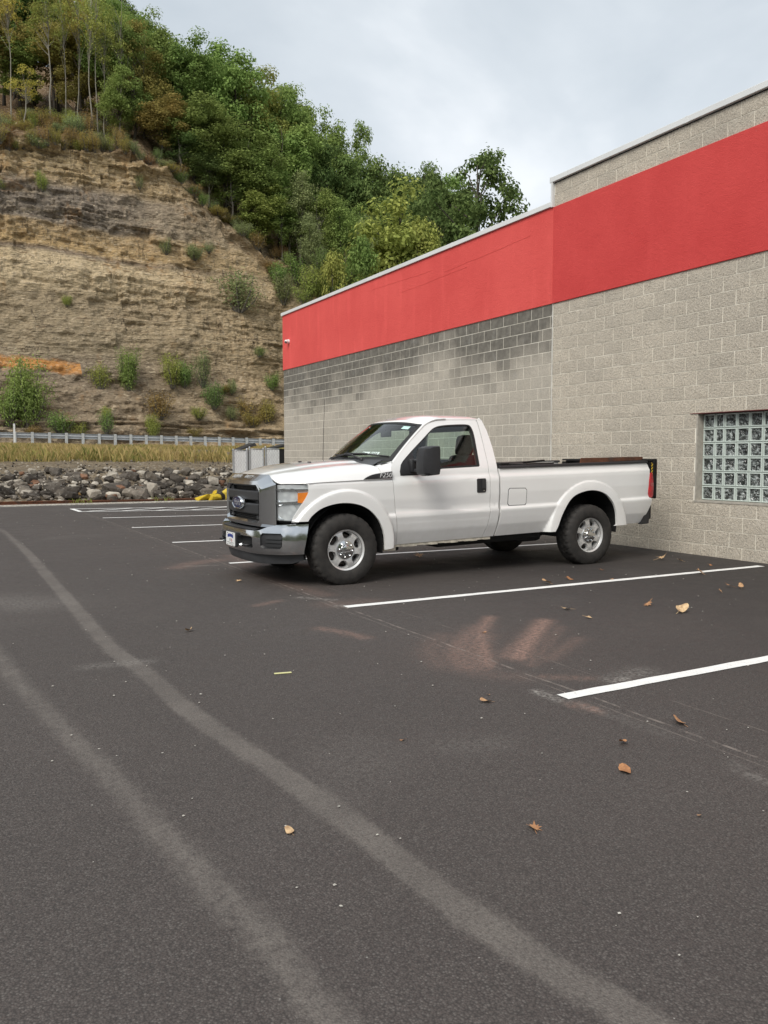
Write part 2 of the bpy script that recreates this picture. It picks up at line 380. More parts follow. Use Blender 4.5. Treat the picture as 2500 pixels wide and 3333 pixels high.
# ================================================================ building
WX, COURSE, BLK, RZ = 9.45, 0.2032, 0.4064, 4.02
Y_END, Y_JOINT, Y_NEAR = 23.35, 11.02, -4.0
TOP_LO = RZ + 8*COURSE; TOP_HI = TOP_LO + 2*COURSE
WIN_Y1, WIN_Y0, WIN_Z0, WIN_Z1 = 7.93, 5.93, RZ-16*COURSE, RZ-10*COURSE

def block_cell(m, p, y_off):
    X, Y, Z = m.sep(p)
    row = m.math('FLOOR', m.math('DIVIDE', m.math('SUBTRACT', Z, RZ), COURSE))
    par = m.math('MULTIPLY', m.math('FLOORED_MODULO', row, 2.0), 0.5)
    colm = m.math('FLOOR', m.math('ADD', m.math('DIVIDE', m.math('SUBTRACT', Y, y_off), BLK), par))
    w = m.n('TexWhiteNoise'); w.noise_dimensions = '2D'; m.t.links.new(m.comb(row, colm, 0.0), w.inputs['Vector']); return w.outputs['Value']
def m_split(name='split_face_block'):
    m = NT(name); p = m.pos(); cell = block_cell(m, p, 8.773)
    n1 = m.noise(45, 5, 0.7, p); n2 = m.noise(170, 3, 0.7, p); v = m.voro(120, p, 'F1', 'Color')
    c = m.mix(m.ramp(n1, [(0.3, 0), (0.7, 1)]), (0.46, 0.40, 0.325), (0.77, 0.70, 0.585))
    c = m.mix(m.ramp(m.sep(v)[0], [(0.0, 0.75), (0.22, 0.0)]), c, (0.12, 0.105, 0.085))
    c = m.mix(m.ramp(m.sep(v)[1], [(0.82, 0.0), (1.0, 0.75)]), c, (0.55, 0.52, 0.47))
    c = m.mix(m.math('MULTIPLY', m.math('SUBTRACT', cell, 0.5), 0.35, clamp=True), c, (0.26, 0.24, 0.21))
    big = m.noise(0.7, 4, 0.6, p); c = m.mix(m.ramp(big, [(0.4, 0.0), (0.8, 0.30)]), c, (0.24, 0.225, 0.205))
    h = m.math('ADD', m.math('MULTIPLY', m.noise(34, 4, 0.65, p), 1.0), m.math('MULTIPLY', n1, 0.8))
    m.bsdf(c, 0.92, 0, m.bump(m.math('ADD', h, m.math('MULTIPLY', n2, 0.5)), 0.95, 0.016), spec=0.2); return m.m
def m_smooth_block():
    m = NT('weathered_grey_block'); p = m.pos(); cell = block_cell(m, p, 11.60)
    X, Y, Z = m.sep(p)
    n1 = m.noise(55, 5, 0.7, p); v = m.voro(110, p, 'F1', 'Color')
    c = m.mix(m.ramp(n1, [(0.3, 0), (0.7, 1)]), (0.36, 0.325, 0.275), (0.58, 0.535, 0.46))
    c = m.mix(m.ramp(m.sep(v)[0], [(0.0, 0.45), (0.15, 0.0)]), c, (0.08, 0.075, 0.07))
    # damp staining creeping down from the painted band, block by block
    st = m.math('ADD', m.math('MULTIPLY', m.math('SUBTRACT', Z, 2.55), 0.75), m.math('MULTIPLY', m.math('SUBTRACT', m.noise(0.45, 3, 0.5, p), 0.5), 1.6))
    st = m.math('ADD', st, m.math('MULTIPLY', m.math('SUBTRACT', cell, 0.5), 0.35))
    st = m.ramp(st, [(0.08, 0.0), (0.78, 0.92)])
    c = m.mix(st, c, m.mix(m.ramp(m.noise(9, 4, 0.6, p), [(0.35, 0), (0.7, 1)]), (0.105, 0.098, 0.085), (0.20, 0.188, 0.163)))
    c = m.mix(m.math('MULTIPLY', m.ramp(m.noise(2.1, 5, 0.7, p), [(0.56, 0), (0.72, 0.6)]), m.ramp(m.noise(17, 4, 0.7, p), [(0.4, 0), (0.6, 1)])), c, (0.30, 0.30, 0.29))
    c = m.mix(m.math('MULTIPLY', cell, 0.16), c, (0.12, 0.115, 0.105))
    h = m.math('ADD', n1, m.math('MULTIPLY', m.noise(150, 3, 0.7, p), 0.5))
    m.bsdf(c, 0.92, 0, m.bump(h, 0.6, 0.005), spec=0.2); return m.m
def m_mortar():
    m = NT('mortar'); p = m.pos()
    c = m.mix(m.ramp(m.noise(2.2, 4, 0.6, p), [(0.35, 0), (0.65, 1)]), (0.66, 0.62, 0.53), (0.86, 0.82, 0.72))
    m.bsdf(c, 0.95, 0, m.bump(m.noise(120, 3, 0.7, p), 0.4, 0.003)); return m.m
def m_stucco(name, c0, c1, streak):
    m = NT(name); p = m.pos()
    c = m.mix(m.ramp(m.noise(0.9, 5, 0.6, p), [(0.3, 0), (0.7, 1)]), c0, c1)
    c = m.mix(m.math('MULTIPLY', m.ramp(m.noise(3.0, 4, 0.6, m.map(p, (1, 1, 0.12))), [(0.55, 0), (0.75, 1)]), streak), c, tuple(min(1, x*1.25+0.03) for x in c1))
    sp = m.ramp(m.voro(7.0, p), [(0.02, 1.0), (0.03, 0.0)]); c = m.mix(m.math('MULTIPLY', sp, m.ramp(m.noise(0.8, 2), [(0.5, 0), (0.6, 0.5)])), c, (0.75, 0.6, 0.55))
    h = m.math('ADD', m.noise(60, 5, 0.7, p, 0.8), m.math('MULTIPLY', m.noise(14, 3, 0.6, p), 0.6))
    m.bsdf(c, 0.85, 0, m.bump(h, 0.9, 0.012), spec=0.25); return m.m
M_SPLIT, M_SMOOTH, M_MORTAR = m_split(), m_smooth_block(), m_mortar()
M_RED_R = m_stucco('red_stucco', (0.58, 0.058, 0.056), (0.66, 0.078, 0.073), 0.12)
M_RED_L = m_stucco('faded_red_stucco', (0.69, 0.088, 0.080), (0.77, 0.112, 0.100), 0.30)
M_COPING = simple('coping_metal', (0.70, 0.71, 0.71), 0.42, 0.0, 0.05, 1.5)
M_DARK = simple('dark_interior_and_shadow', (0.012, 0.012, 0.013), 0.8)
M_ROOF = simple('roof_membrane', (0.25, 0.25, 0.25), 0.9)

bld = empty('store_building', (WX, 10, 0)); tag(bld, 'grey block store building with a broad red stucco band and white coping', 'building')
def loc(o): o.matrix_parent_inverse = bld.matrix_basis.inverted(); return o
bld_parts = []
def bpart(mb, name, mat, **k): o = mb.build(name, mat, bld, **k); loc(o); return o

def make_building():
    back = MB(); x0, x1 = WX-0.0035, WX+22
    back.box(x0, x1, Y_JOINT, Y_END-0.004, -0.3, TOP_LO-0.002)
    back.box(x0, x1, WIN_Y1, Y_JOINT-0.002, -0.3, TOP_HI-0.002); back.box(x0, x1, Y_NEAR, WIN_Y0, -0.3, TOP_HI-0.002)
    back.box(x0, x1, WIN_Y0+0.001, WIN_Y1-0.001, -0.3, WIN_Z0-0.001); back.box(x0, x1, WIN_Y0+0.001, WIN_Y1-0.001, WIN_Z1+0.02, TOP_HI-0.003)
    back.box(x0+0.5, x1, WIN_Y0+0.001, WIN_Y1-0.001, WIN_Z0+0.001, WIN_Z1+0.018)
    bpart(back, 'wall_core', M_MORTAR)
    dk = MB(); dk.box(x0+0.48, x0+0.49, WIN_Y0+0.01, WIN_Y1-0.01, WIN_Z0+0.01, WIN_Z1); bpart(dk, 'dark_room', M_DARK)
    rf = MB(); rf.box(x0+0.3, x1-0.1, Y_JOINT+0.05, Y_END-0.2, TOP_LO-0.3, TOP_LO-0.05); bpart(rf, 'roof', M_ROOF)
    # blocks
    rg = random.Random(3)
    def variant(amp, base, sd):
        r = random.Random(sd); W, H = BLK-0.013, COURSE-0.012; nx, ny = 5, 3; v = []; f = []
        for j in range(ny):
            for i in range(nx):
                ed = i in (0, nx-1) or j in (0, ny-1)
                v.append((-base-(r.uniform(0, amp)*(0.35 if ed else 1.0)), (i/(nx-1)-0.5)*W, (j/(ny-1)-0.5)*H))
        for j in range(ny-1):
            for i in range(nx-1):
                a = j*nx+i
                f += [(a, a+nx, a+nx+1), (a, a+nx+1, a+1)] if r.random() < 0.5 else [(a, a+nx, a+1), (a+1, a+nx, a+nx+1)]
        per = [i for i in range(nx)] + [j*nx+nx-1 for j in range(1, ny)] + [(ny-1)*nx+i for i in range(nx-2, -1, -1)] + [j*nx for j in range(ny-2, 0, -1)]
        n0 = len(v); v += [(0.02, v[i][1], v[i][2]) for i in per]; L = len(per)
        f += [(per[k], per[(k+1) % L], n0+(k+1) % L, n0+k) for k in range(L)]
        return v, f
    var = {'R': [variant(0.013, 0.006, 10+i) for i in range(10)], 'L': [variant(0.005, 0.006, 40+i) for i in range(6)]}
    meshes = {}
    for k in var:
        meshes[k] = []
        for i, (v, f) in enumerate(var[k]):
            me = mesh('concrete_block', v, f); bm = bmesh.new(); bm.from_mesh(me); bmesh.ops.recalc_face_normals(bm, faces=bm.faces[:]); bm.to_mesh(me); bm.free()
            me.polygons.foreach_set('use_smooth', [True]*len(me.polygons)); me.set_sharp_from_angle(angle=rad(50)); me.materials.append(M_SPLIT if k == 'R' else M_SMOOTH); meshes[k].append(me)
    cells = []   # (kind, yc, zc, w, h)
    def row_cells(kind, zlo, zhi, ya, yb, start):
        y = start - math.ceil((start-ya)/BLK)*BLK
        while y < yb-0.01:
            a, b = max(y, ya), min(y+BLK, yb)
            if b-a > 0.05: cells.append((kind, (a+b)/2, (zlo+zhi)/2, b-a, zhi-zlo))
            y += BLK
    for j in range(20):
        zhi = RZ-j*COURSE; zlo = zhi-COURSE
        off = 0.0 if j % 2 else BLK/2       # bottom row (j=19) has a joint at Y 8.773
        segs = [(Y_NEAR, Y_JOINT)]
        if 10 <= j < 16: segs = [(Y_NEAR, WIN_Y0), (WIN_Y1, Y_JOINT)]
        for a, b in segs: row_cells('R', zlo, zhi, a, b, 8.773+off)
        lo = Y_JOINT+0.012
        if j % 2 == 0: pre = [(lo, 11.29), (11.29, 11.60)]
        else: pre = [(lo, 11.09), (11.09, 11.40)]
        for a, b in pre: cells.append(('L', (a+b)/2, (zlo+zhi)/2, b-a, COURSE))
        row_cells('L', zlo, zhi, pre[-1][1], Y_END-0.20, pre[-1][1]); cells.append(('L', Y_END-0.10, (zlo+zhi)/2, 0.20, COURSE))
    for j in range(2): row_cells('R', TOP_LO+j*COURSE, TOP_LO+(j+1)*COURSE, Y_NEAR, Y_JOINT-0.001, 8.773+(BLK/2 if j else 0))
    def size(c):
        d = np.array([WX, c[1], c[2]-CAM_H]); dep = d @ _f
        sx, sy = (d @ _r)/dep*F_PX+CX, CY-(d @ _u)/dep*F_PX
        vis = -20 < sx < 2520 and -20 < sy < 3353
        return (c[3]*c[4]*abs(d[0])/np.linalg.norm(d)/dep**2) if vis else 0
    cells.sort(key=size, reverse=True)
    rest = {'R': MB(), 'L': MB()}
    for i, c in enumerate(cells):
        k = rg.randrange(len(meshes[c[0]])); sy = c[3]/BLK*(1 if c[3] > 0.39 else (c[3]-0.0085)/(BLK-0.0085)*BLK/c[3]); fl = rg.choice((-1, 1)); fz = rg.choice((-1, 1))
        if i < 300:
            o = bpy.data.objects.new('concrete_block', meshes[c[0]][k]); col.objects.link(o); o.parent = bld; loc(o)
            o.location = (WX, c[1], c[2]); o.scale = (1, sy, 1)
            if fl*fz > 0 and fl < 0: o.rotation_euler = (math.pi, 0, 0)
        else:
            v, f = var[c[0]][k]; rest[c[0]].add([(WX+x, c[1]+y*sy, c[2]+z) for x, y, z in v], f)
    for k, mb in rest.items():
        o = bpart(mb, 'block_courses', M_SPLIT if k == 'R' else M_SMOOTH, angle=50); tag(o, kind='stuff')
    # control joint
    cj = MB(); n = 40
    v = []; f = []
    for i in range(n+1):
        z = i/n*RZ; w = 0.012+rg.uniform(-0.004, 0.006); v += [(WX-0.012, Y_JOINT+0.004-w, z), (WX-0.012, Y_JOINT+0.006+w, z)]
        if i: f.append((2*i-2, 2*i-1, 2*i+1, 2*i))
    cj.add(v, f); bpart(cj, 'control_joint', simple('joint_caulk', (0.62, 0.60, 0.55), 0.8, 0, 0.1))
    # stucco band
    r = MB(); r.box(WX-0.030, WX+0.004, Y_NEAR, Y_JOINT-0.004, RZ+0.002, TOP_LO-0.002, 0.004); bpart(r, 'red_band', M_RED_R)
    r = MB(); r.box(WX-0.026, WX+0.004, Y_JOINT+0.004, Y_END+0.01, RZ+0.002, TOP_LO+0.01, 0.004); bpart(r, 'red_band', M_RED_L)
    # lines in the stucco, trowel joints and cracks on the far band
    for (ya, za, yb, zb) in ((13.6, 5.16, 16.2, 5.10), (11.6, 5.30, 14.4, 5.22), (14.9, 5.34, 17.6, 5.42)):
        q = MB(); q.tube([(WX-0.0265, ya+(yb-ya)*t/10, za+(zb-za)*t/10+rg.uniform(-0.01, 0.01)) for t in range(11)], 0.004, 5); bpart(q, 'stucco_ridge', M_RED_L)
    # coping, in lengths with a lapped seam
    def coping(ya, yb, z):
        y = ya
        while y < yb-0.05:
            e = min(y+3.05, yb); q = MB(); q.box(WX-0.060, WX+0.25, y+0.002, e-0.002, z+0.002, z+0.088, 0.006); bpart(q, 'coping', M_COPING)
            q = MB(); q.box(WX-0.062, WX+0.252, e-0.025, e+0.025, z-0.001, z+0.091, 0.003); bpart(q, 'coping_seam', M_COPING)
            y = e
    coping(Y_JOINT+0.03, Y_END+0.03, TOP_LO+0.006); coping(Y_NEAR, Y_JOINT+0.045, TOP_HI+0.004)
    q = MB(); q.box(WX-0.058, WX+0.25, Y_JOINT+0.002, Y_JOINT+0.045, TOP_LO-0.002, TOP_HI+0.002, 0.004); bpart(q, 'corner_trim', M_COPING)
    q = MB(); q.box(WX-0.010, WX+0.01, Y_NEAR, Y_JOINT-0.01, TOP_HI-0.012, TOP_HI+0.003); bpart(q, 'coping_shadow', M_DARK)  # dark strip standing in for the shadow line under the coping
    # glass block window
    win = MB(); fr = 0.10
    win.box(WX-0.010, WX+0.30, WIN_Y1-0.012, WIN_Y1+0.0095, WIN_Z0-0.001, WIN_Z1)        # jamb
    win.box(WX-0.016, WX+0.30, WIN_Y0, WIN_Y1+0.02, WIN_Z0-0.022, WIN_Z0+0.004)     # sill
    m_conc = simple('cut_concrete', (0.40, 0.37, 0.32), 0.9, 0, 0.15, 20, bump=0.3)
    w = bpart(win, 'window', m_conc); tag(w, 'glass block window with concrete sill and rusty red lintel')
    q = MB(); q.box(WX-0.018, WX+0.28, WIN_Y0-0.2, WIN_Y1+0.12, WIN_Z1+0.001, WIN_Z1+0.010); lt = bpart(q, 'lintel', simple('red_oxide_steel', (0.14, 0.032, 0.03), 0.7, 0.2, 0.3)); 
    def wsub(o): o.parent = w; o.matrix_parent_inverse = (bld.matrix_basis @ w.matrix_parent_inverse).inverted(); return o
    wsub(lt)
    g = NT('glass_block_rim'); g.bsdf(g.mix(g.noise(60, 3), (0.46, 0.53, 0.49), (0.66, 0.72, 0.68)), 0.12, 0, coat=0.5)
    gp = NT('glass_block_pane'); p = gp.n('TexCoord').outputs['Object']; oi = gp.n('ObjectInfo').outputs['Random']
    pv = gp.n('VectorMath'); pv.operation = 'ADD'; gp.t.links.new(p, pv.inputs[0]); gp.t.links.new(gp.comb(0, gp.math('MULTIPLY', oi, 40.0), 0), pv.inputs[1])
    wv = gp.noise(15, 2, 0.4, pv.outputs[0], 1.2)
    gp.bsdf(gp.mix(gp.ramp(wv, [(0.45, 0), (0.62, 1)]), (0.020, 0.024, 0.023), (0.30, 0.33, 0.32)), 0.06, 0, gp.bump(wv, 1.0, 0.09), spec=1.0)  # pale waves in the colour stand in for glints on the dark panes
    gm = simple('glass_block_grout', (0.50, 0.52, 0.49), 0.8)
    def gblock(W, H):
        mb = MB(); b = 0.013; mb.cur = 0
        Y, Z = W/2-0.004, H/2-0.004; y2, z2 = Y-b, Z-b; y3, z3 = y2-0.006, z2-0.006
        ring = lambda x, y, z: [(x, -y, -z), (x, y, -z), (x, y, z), (x, -y, z)]
        v = ring(0.03, Y, Z)+ring(-0.004, Y, Z)+ring(-0.012, Y-0.006, Z-0.006)+ring(-0.012, y2, z2)+ring(0.004, y3, z3)
        f = [(4*k+i, 4*k+(i+1) % 4, 4*k+4+(i+1) % 4, 4*k+4+i) for k in range(4) for i in range(4)]; mb.add(v, f)
        mb.cur = 1; n = 4; vv = []; ff = []
        for j in range(n+1):
            for i in range(n+1):
                ed = i in (0, n) or j in (0, n)
                vv.append((0.004 if ed else 0.002+rg.uniform(-0.005, 0.005), (i/n*2-1)*y3, (j/n*2-1)*z3))
        ff = [(j*(n+1)+i, j*(n+1)+i+1, (j+1)*(n+1)+i+1, (j+1)*(n+1)+i) for j in range(n) for i in range(n)]; mb.add(vv, ff)
        me = mesh('glass_block', mb.v, mb.f); me.polygons.foreach_set('material_index', mb.mi)
        bm = bmesh.new(); bm.from_mesh(me); bmesh.ops.recalc_face_normals(bm, faces=bm.faces[:]); bm.to_mesh(me); bm.free()
        for pl in me.polygons:
            if pl.normal.x > 0: pl.flip()
            if pl.material_index == 1: pl.use_smooth = True
        me.materials.append(g.m); me.materials.append(gp.m); return me
    hh = (WIN_Z1-WIN_Z0-0.01)/6; wide = [gblock(0.2, hh) for _ in range(3)]; nar = gblock(0.152, hh)
    y = WIN_Y1-0.02; ci = 0
    while y > WIN_Y0+0.1:
        wd = 0.152 if ci == 1 else 0.2
        for r_ in range(6):
            o = bpy.data.objects.new('glass_block', nar if ci == 1 else wide[rg.randrange(3)]); col.objects.link(o); wsub(o)
            o.location = (WX+0.105, y-wd/2, WIN_Z0+0.006+hh*(r_+0.5))
        y -= wd; ci += 1
    q = MB(); q.box(WX+0.112, WX+0.16, WIN_Y0+0.002, WIN_Y1-0.013, WIN_Z0+0.005, WIN_Z1-0.003); wsub(bpart(q, 'grout', gm))
make_building()

def security_camera():
    c = empty('security_camera', (WX-0.026, 22.86, 4.83)); tag(c, 'small white dome security camera on the red band near the corner', 'camera')
    mw = simple('camera_white', (0.75, 0.75, 0.75), 0.4); mk = simple('camera_lens', (0.01, 0.01, 0.01), 0.1)
    b = MB(); b.lathe([(0.0, 0), (0.065, 0), (0.065, 0.02), (0.055, 0.05), (0.03, 0.055), (0, 0.055)], 20, 'z'); o = b.build('mount', mw, c, angle=40); o.rotation_euler = (0, -math.pi/2, 0)
    b = MB(); b.lathe([(0.0, 0.06), (0.03, 0.052), (0.052, 0.03), (0.06, 0), (0.052, -0.03), (0.03, -0.052), (0, -0.06)], 20, 'z'); o = b.build('housing', mw, c, smooth=True); o.location = (-0.085, -0.01, -0.01)
    b = MB(); b.lathe([(0.0, 0.0), (0.030, 0.0), (0.034, -0.004), (0.034, -0.04)], 18, 'z'); o = b.build('lens', mk, c, angle=40)
    o.location = (-0.125, -0.045, -0.035); o.rotation_euler = Vector((-0.65, -0.6, -0.45)).to_track_quat('Z', 'Y').to_euler()
security_camera()
# ================================================================ pickup truck
XF, YC, RAKE = 3.79, 8.80, 0.024        # u = 0 is 8 cm ahead of the front axle; v < 0 faces the camera; body raked nose-down
def T(u, v, w): return (XF+u, YC+v, w+RAKE*u)
def m_white_paint():
    m = NT('white_car_paint'); p = m.pos()
    X, Y, Z = m.sep(p)
    d = m.math('MULTIPLY', m.ramp(Z, [(0.35, 1.0), (0.75, 0.0)]), m.ramp(m.noise(9, 5, 0.7, p), [(0.35, 0.0), (0.75, 0.6)]))
    c = m.mix(m.ramp(m.noise(2.0, 3, 0.5, p), [(0.3, 0), (0.7, 1)]), (0.79, 0.79, 0.775), (0.83, 0.83, 0.82))
    c = m.mix(m.math('MULTIPLY', d, 0.5), c, (0.52, 0.49, 0.43))
    m.bsdf(c, 0.30, 0, None, coat=1.0, Coat_Roughness=0.03); return m.m
M_WHITE = m_white_paint()
def m_chrome():
    m = NT('chrome'); p = m.pos()
    m.bsdf((0.60, 0.61, 0.62), m.ramp(m.noise(14, 5, 0.7, p), [(0.3, 0.05), (0.75, 0.22)]), 1.0); return m.m
M_CHROME = m_chrome()
M_PLAST = simple('black_plastic', (0.022, 0.022, 0.024), 0.5, 0, 0.15, 20)
M_GRILLE = simple('grille_plastic', (0.030, 0.031, 0.033), 0.42)
M_BLACK = simple('matte_black', (0.006, 0.006, 0.006), 0.8)
M_TRIMG = simple('grey_trim', (0.060, 0.062, 0.066), 0.5, 0, 0.1, 15)
M_CLOTH = simple('seat_cloth', (0.010, 0.011, 0.013), 0.9, 0, 0.2, 60)
M_RUBBERSEAL = simple('rubber_seal', (0.012, 0.012, 0.012), 0.55)
M_BEDIN = simple('bed_paint', (0.55, 0.55, 0.53), 0.6, 0, 0.25, 6)
M_STEEL = simple('black_steel', (0.018, 0.017, 0.017), 0.45, 0.3, 0.3, 12)
def m_glass(name, tint, refl=1.0):
    m = NT(name); tr = m.n('BsdfTransparent'); tr.inputs['Color'].default_value = (*tint, 1)
    gl = m.n('BsdfGlossy'); gl.inputs['Roughness'].default_value = 0.015; gl.inputs['Color'].default_value = (1, 1, 1, 1)
    fr = m.n('Fresnel'); bf = m.n('NewGeometry').outputs['Backfacing']; m.t.links.new(m.math('ADD', 1.52, m.math('MULTIPLY', bf, 1/1.52-1.52)), fr.inputs['IOR'])
    mx = m.n('MixShader'); m.t.links.new(m.math('MULTIPLY', fr.outputs[0], 1.7*refl, clamp=True), mx.inputs[0]); m.t.links.new(tr.outputs[0], mx.inputs[1]); m.t.links.new(gl.outputs[0], mx.inputs[2])
    m.t.links.new(mx.outputs[0], m.out.inputs['Surface']); return m.m
M_GLASS = m_glass('tinted_glass', (0.74, 0.85, 0.80), 0.8); M_LENS = m_glass('clear_lens', (0.93, 0.95, 0.95), 0.8)
M_AMBER = simple('amber_lens', (0.85, 0.23, 0.01), 0.15, 0, 0.1, 40, coat=1.0)
def m_reflector():
    m = NT('lamp_reflector'); p = m.pos()
    m.bsdf(m.mix(m.ramp(m.voro(16, p), [(0.2, 0), (0.6, 1)]), (0.88, 0.89, 0.90), (0.70, 0.71, 0.73)), 0.25, 0.45, m.bump(m.noise(9, 2, .4, p), 0.25, 0.02)); return m.m
M_REFL = m_reflector()
M_TAIL = simple('red_lens', (0.50, 0.010, 0.016), 0.12, 0, 0.25, 14, coat=1.0)
def m_rust():
    m = NT('rusty_steel'); p = m.pos()
    c = m.mix(m.ramp(m.noise(9, 6, 0.7, p), [(0.3, 0), (0.7, 1)]), (0.055, 0.026, 0.016), (0.19, 0.075, 0.038))
    c = m.mix(m.ramp(m.noise(3, 4, 0.6, p), [(0.55, 0), (0.7, 0.8)]), c, (0.07, 0.065, 0.06))
    m.bsdf(c, 0.85, 0.1, m.bump(m.noise(80, 4), 0.4, 0.004)); return m.m
M_RUST = m_rust()

truck = empty('pickup_truck', (XF+0.08, YC, 0)); tag(truck, 'white single-cab pickup truck with chrome grille and black tow mirror', 'pickup truck')
def tl(o, parent=None):
    par = parent or truck; o.parent = par
    inv = Matrix.Identity(4); q = par
    chain = []
    while q is not None: chain.append(q); q = q.parent
    Mw = Matrix.Identity(4)
    for q in reversed(chain): Mw = Mw @ q.matrix_parent_inverse @ q.matrix_basis
    o.matrix_parent_inverse = Mw.inverted(); return o
def tp(mb, name, mat, parent=None, **k): return tl(mb.build(name, mat, None, **k), parent)
def tpatch(name, loops, fn, mat, parent=None, **k): return tl(patch(name, loops, fn, mat, None, **k), parent)

_P = [(.30, .87), (.36, .885), (.42, .91), (.52, .95), (.62, .972), (.69, .985), (.712, .983), (.738, .964), (.90, .974), (1.05, .970), (1.098, .964), (1.118, .948), (1.14, .938), (1.20, .927), (1.26, .905), (1.80, .665), (2.0, .576)]
_pw = np.array([a for a, b in _P]); _pv = np.array([b for a, b in _P])
def sstep(a, b, x): t = min(1, max(0, (x-a)/(b-a))); return t*t*(3-2*t)
def base_v(w): return float(np.mean([np.interp(w+d, _pw, _pv) for d in (-.006, 0, .006)]))
def side(u, w):
    v = base_v(w)
    for uc, wc, r1, top in ((0.08, 0.425, 0.60, 1.0), (3.565, 0.33, 0.665, 1.0)):
        du, dw = u-uc, w-wc
        if uc < 1 and du < 0: du *= 0.93
        rho = math.hypot(du, dw)
        if rho < r1+0.10 and w < 1.15:
            fs = 0.999 - 0.9*max(0, rho-0.53)**2 - 0.10*sstep(r1-0.02, r1+0.06, rho)
            k = 0.02; hh = max(k-abs(v-fs), 0)/k; v = max(v, fs) + hh*hh*k*0.25
    if u < -0.2: v -= 0.42*(-0.2-u)**2
    if u > 4.35: v -= 0.25*(u-4.35)**2
    return v
def side_fn(s): return lambda u, w: T(u, s*side(u, w), w)
def smooth_pts(pts, n=5): return catmull(pts, n)
def inset(poly, d):
    c = np.mean(poly, axis=0); out = []
    n = len(poly)
    for i in range(n):
        a, b, q = np.array(poly[i-1]), np.array(poly[i]), np.array(poly[(i+1) % n])
        e1 = b-a; e2 = q-b; n1 = np.array([-e1[1], e1[0]])/(np.linalg.norm(e1)+1e-9); n2 = np.array([-e2[1], e2[0]])/(np.linalg.norm(e2)+1e-9)
        m = n1+n2; m /= max(0.35, np.linalg.norm(m)); out.append(tuple(b+m*d))
    return out
def area(poly): return 0.5*sum(poly[i][0]*poly[(i+1) % len(poly)][1]-poly[(i+1) % len(poly)][0]*poly[i][1] for i in range(len(poly)))

arch_f = smooth_pts([(.552, .345), (.549, .42), (.543, .49), (.521, .575), (.466, .685), (.356, .797), (.22, .862), (.06, .888), (-.09, .878), (-.227, .838), (-.325, .770), (-.368, .713)])
arch_r = smooth_pts([(4.025, .40), (4.022, .47), (4.005, .585), (3.938, .711), (3.799, .823), (3.588, .872), (3.364, .842), (3.218, .762), (3.094, .590), (3.03, .45), (2.985, .378)])
lamp_edge = smooth_pts([(-.530, .722), (-.455, .845), (-.375, .965), (-.350, 1.03), (-.352, 1.102)], 4)
fender = [(-.352, 1.108), (.29, 1.121), (.664, 1.122), (.672, .98), (.690, .80), (.700, .70), (.722, .55), (.748, .378)] + [(.62, .348)] + arch_f + [(-.50, .716)] + lamp_edge[:-1]
door_f = [(.752, .378), (.728, .55), (.706, .70), (.696, .80), (.678, .98), (.668, 1.13), (.668, 1.25), (.700, 1.292)]
door_top = smooth_pts([(.700, 1.292), (.86, 1.425), (1.03, 1.556), (1.20, 1.682), (1.29, 1.737), (1.40, 1.768), (1.55, 1.778)], 4)
door_r = [(1.985, 1.780), (1.995, 1.74), (2.002, 1.55), (1.998, 1.30), (1.990, 1.12), (1.988, .90), (1.990, .70), (1.972, .54), (1.93, .378)]
door = door_f[:-1] + door_top + door_r
win_out = [(.780, 1.150), (.776, 1.20), (.805, 1.275)] + smooth_pts([(.845, 1.318), (.99, 1.430), (1.155, 1.549), (1.30, 1.655), (1.375, 1.695), (1.47, 1.716), (1.66, 1.727), (1.83, 1.727), (1.885, 1.705), (1.905, 1.64), (1.905, 1.55)], 4) + [(1.878, 1.235), (1.862, 1.222), (1.34, 1.212), (1.25, 1.19), (1.15, 1.152)]
glass_o = [(.99, 1.205), (.99, 1.412)] + smooth_pts([(1.01, 1.428), (1.16, 1.535), (1.31, 1.645), (1.385, 1.683), (1.475, 1.702), (1.66, 1.712), (1.83, 1.712), (1.872, 1.69), (1.885, 1.62)], 4) + [(1.855, 1.245), (1.34, 1.236)]
cab_c = [(2.008, 1.74), (2.014, 1.55), (2.006, 1.30), (1.998, 1.12), (1.996, .90), (1.998, .70), (1.980, .54), (1.938, .378), (2.10, .378), (2.118, .62), (2.125, 1.2), (2.128, 1.45), (2.110, 1.64), (2.075, 1.765), (2.04, 1.81), (1.995, 1.785)]
bed_side = [(2.150, 1.200), (2.152, .80), (2.146, .60), (2.118, .379)] + [(2.90, .378)] + arch_r[::-1] + [(3.99, .388), (4.54, .385), (4.60, .43), (4.70, .63), (4.705, .705), (4.655, .725), (4.632, .78), (4.640, .92), (4.660, 1.05), (4.668, 1.12), (4.655, 1.165), (4.62, 1.193)]

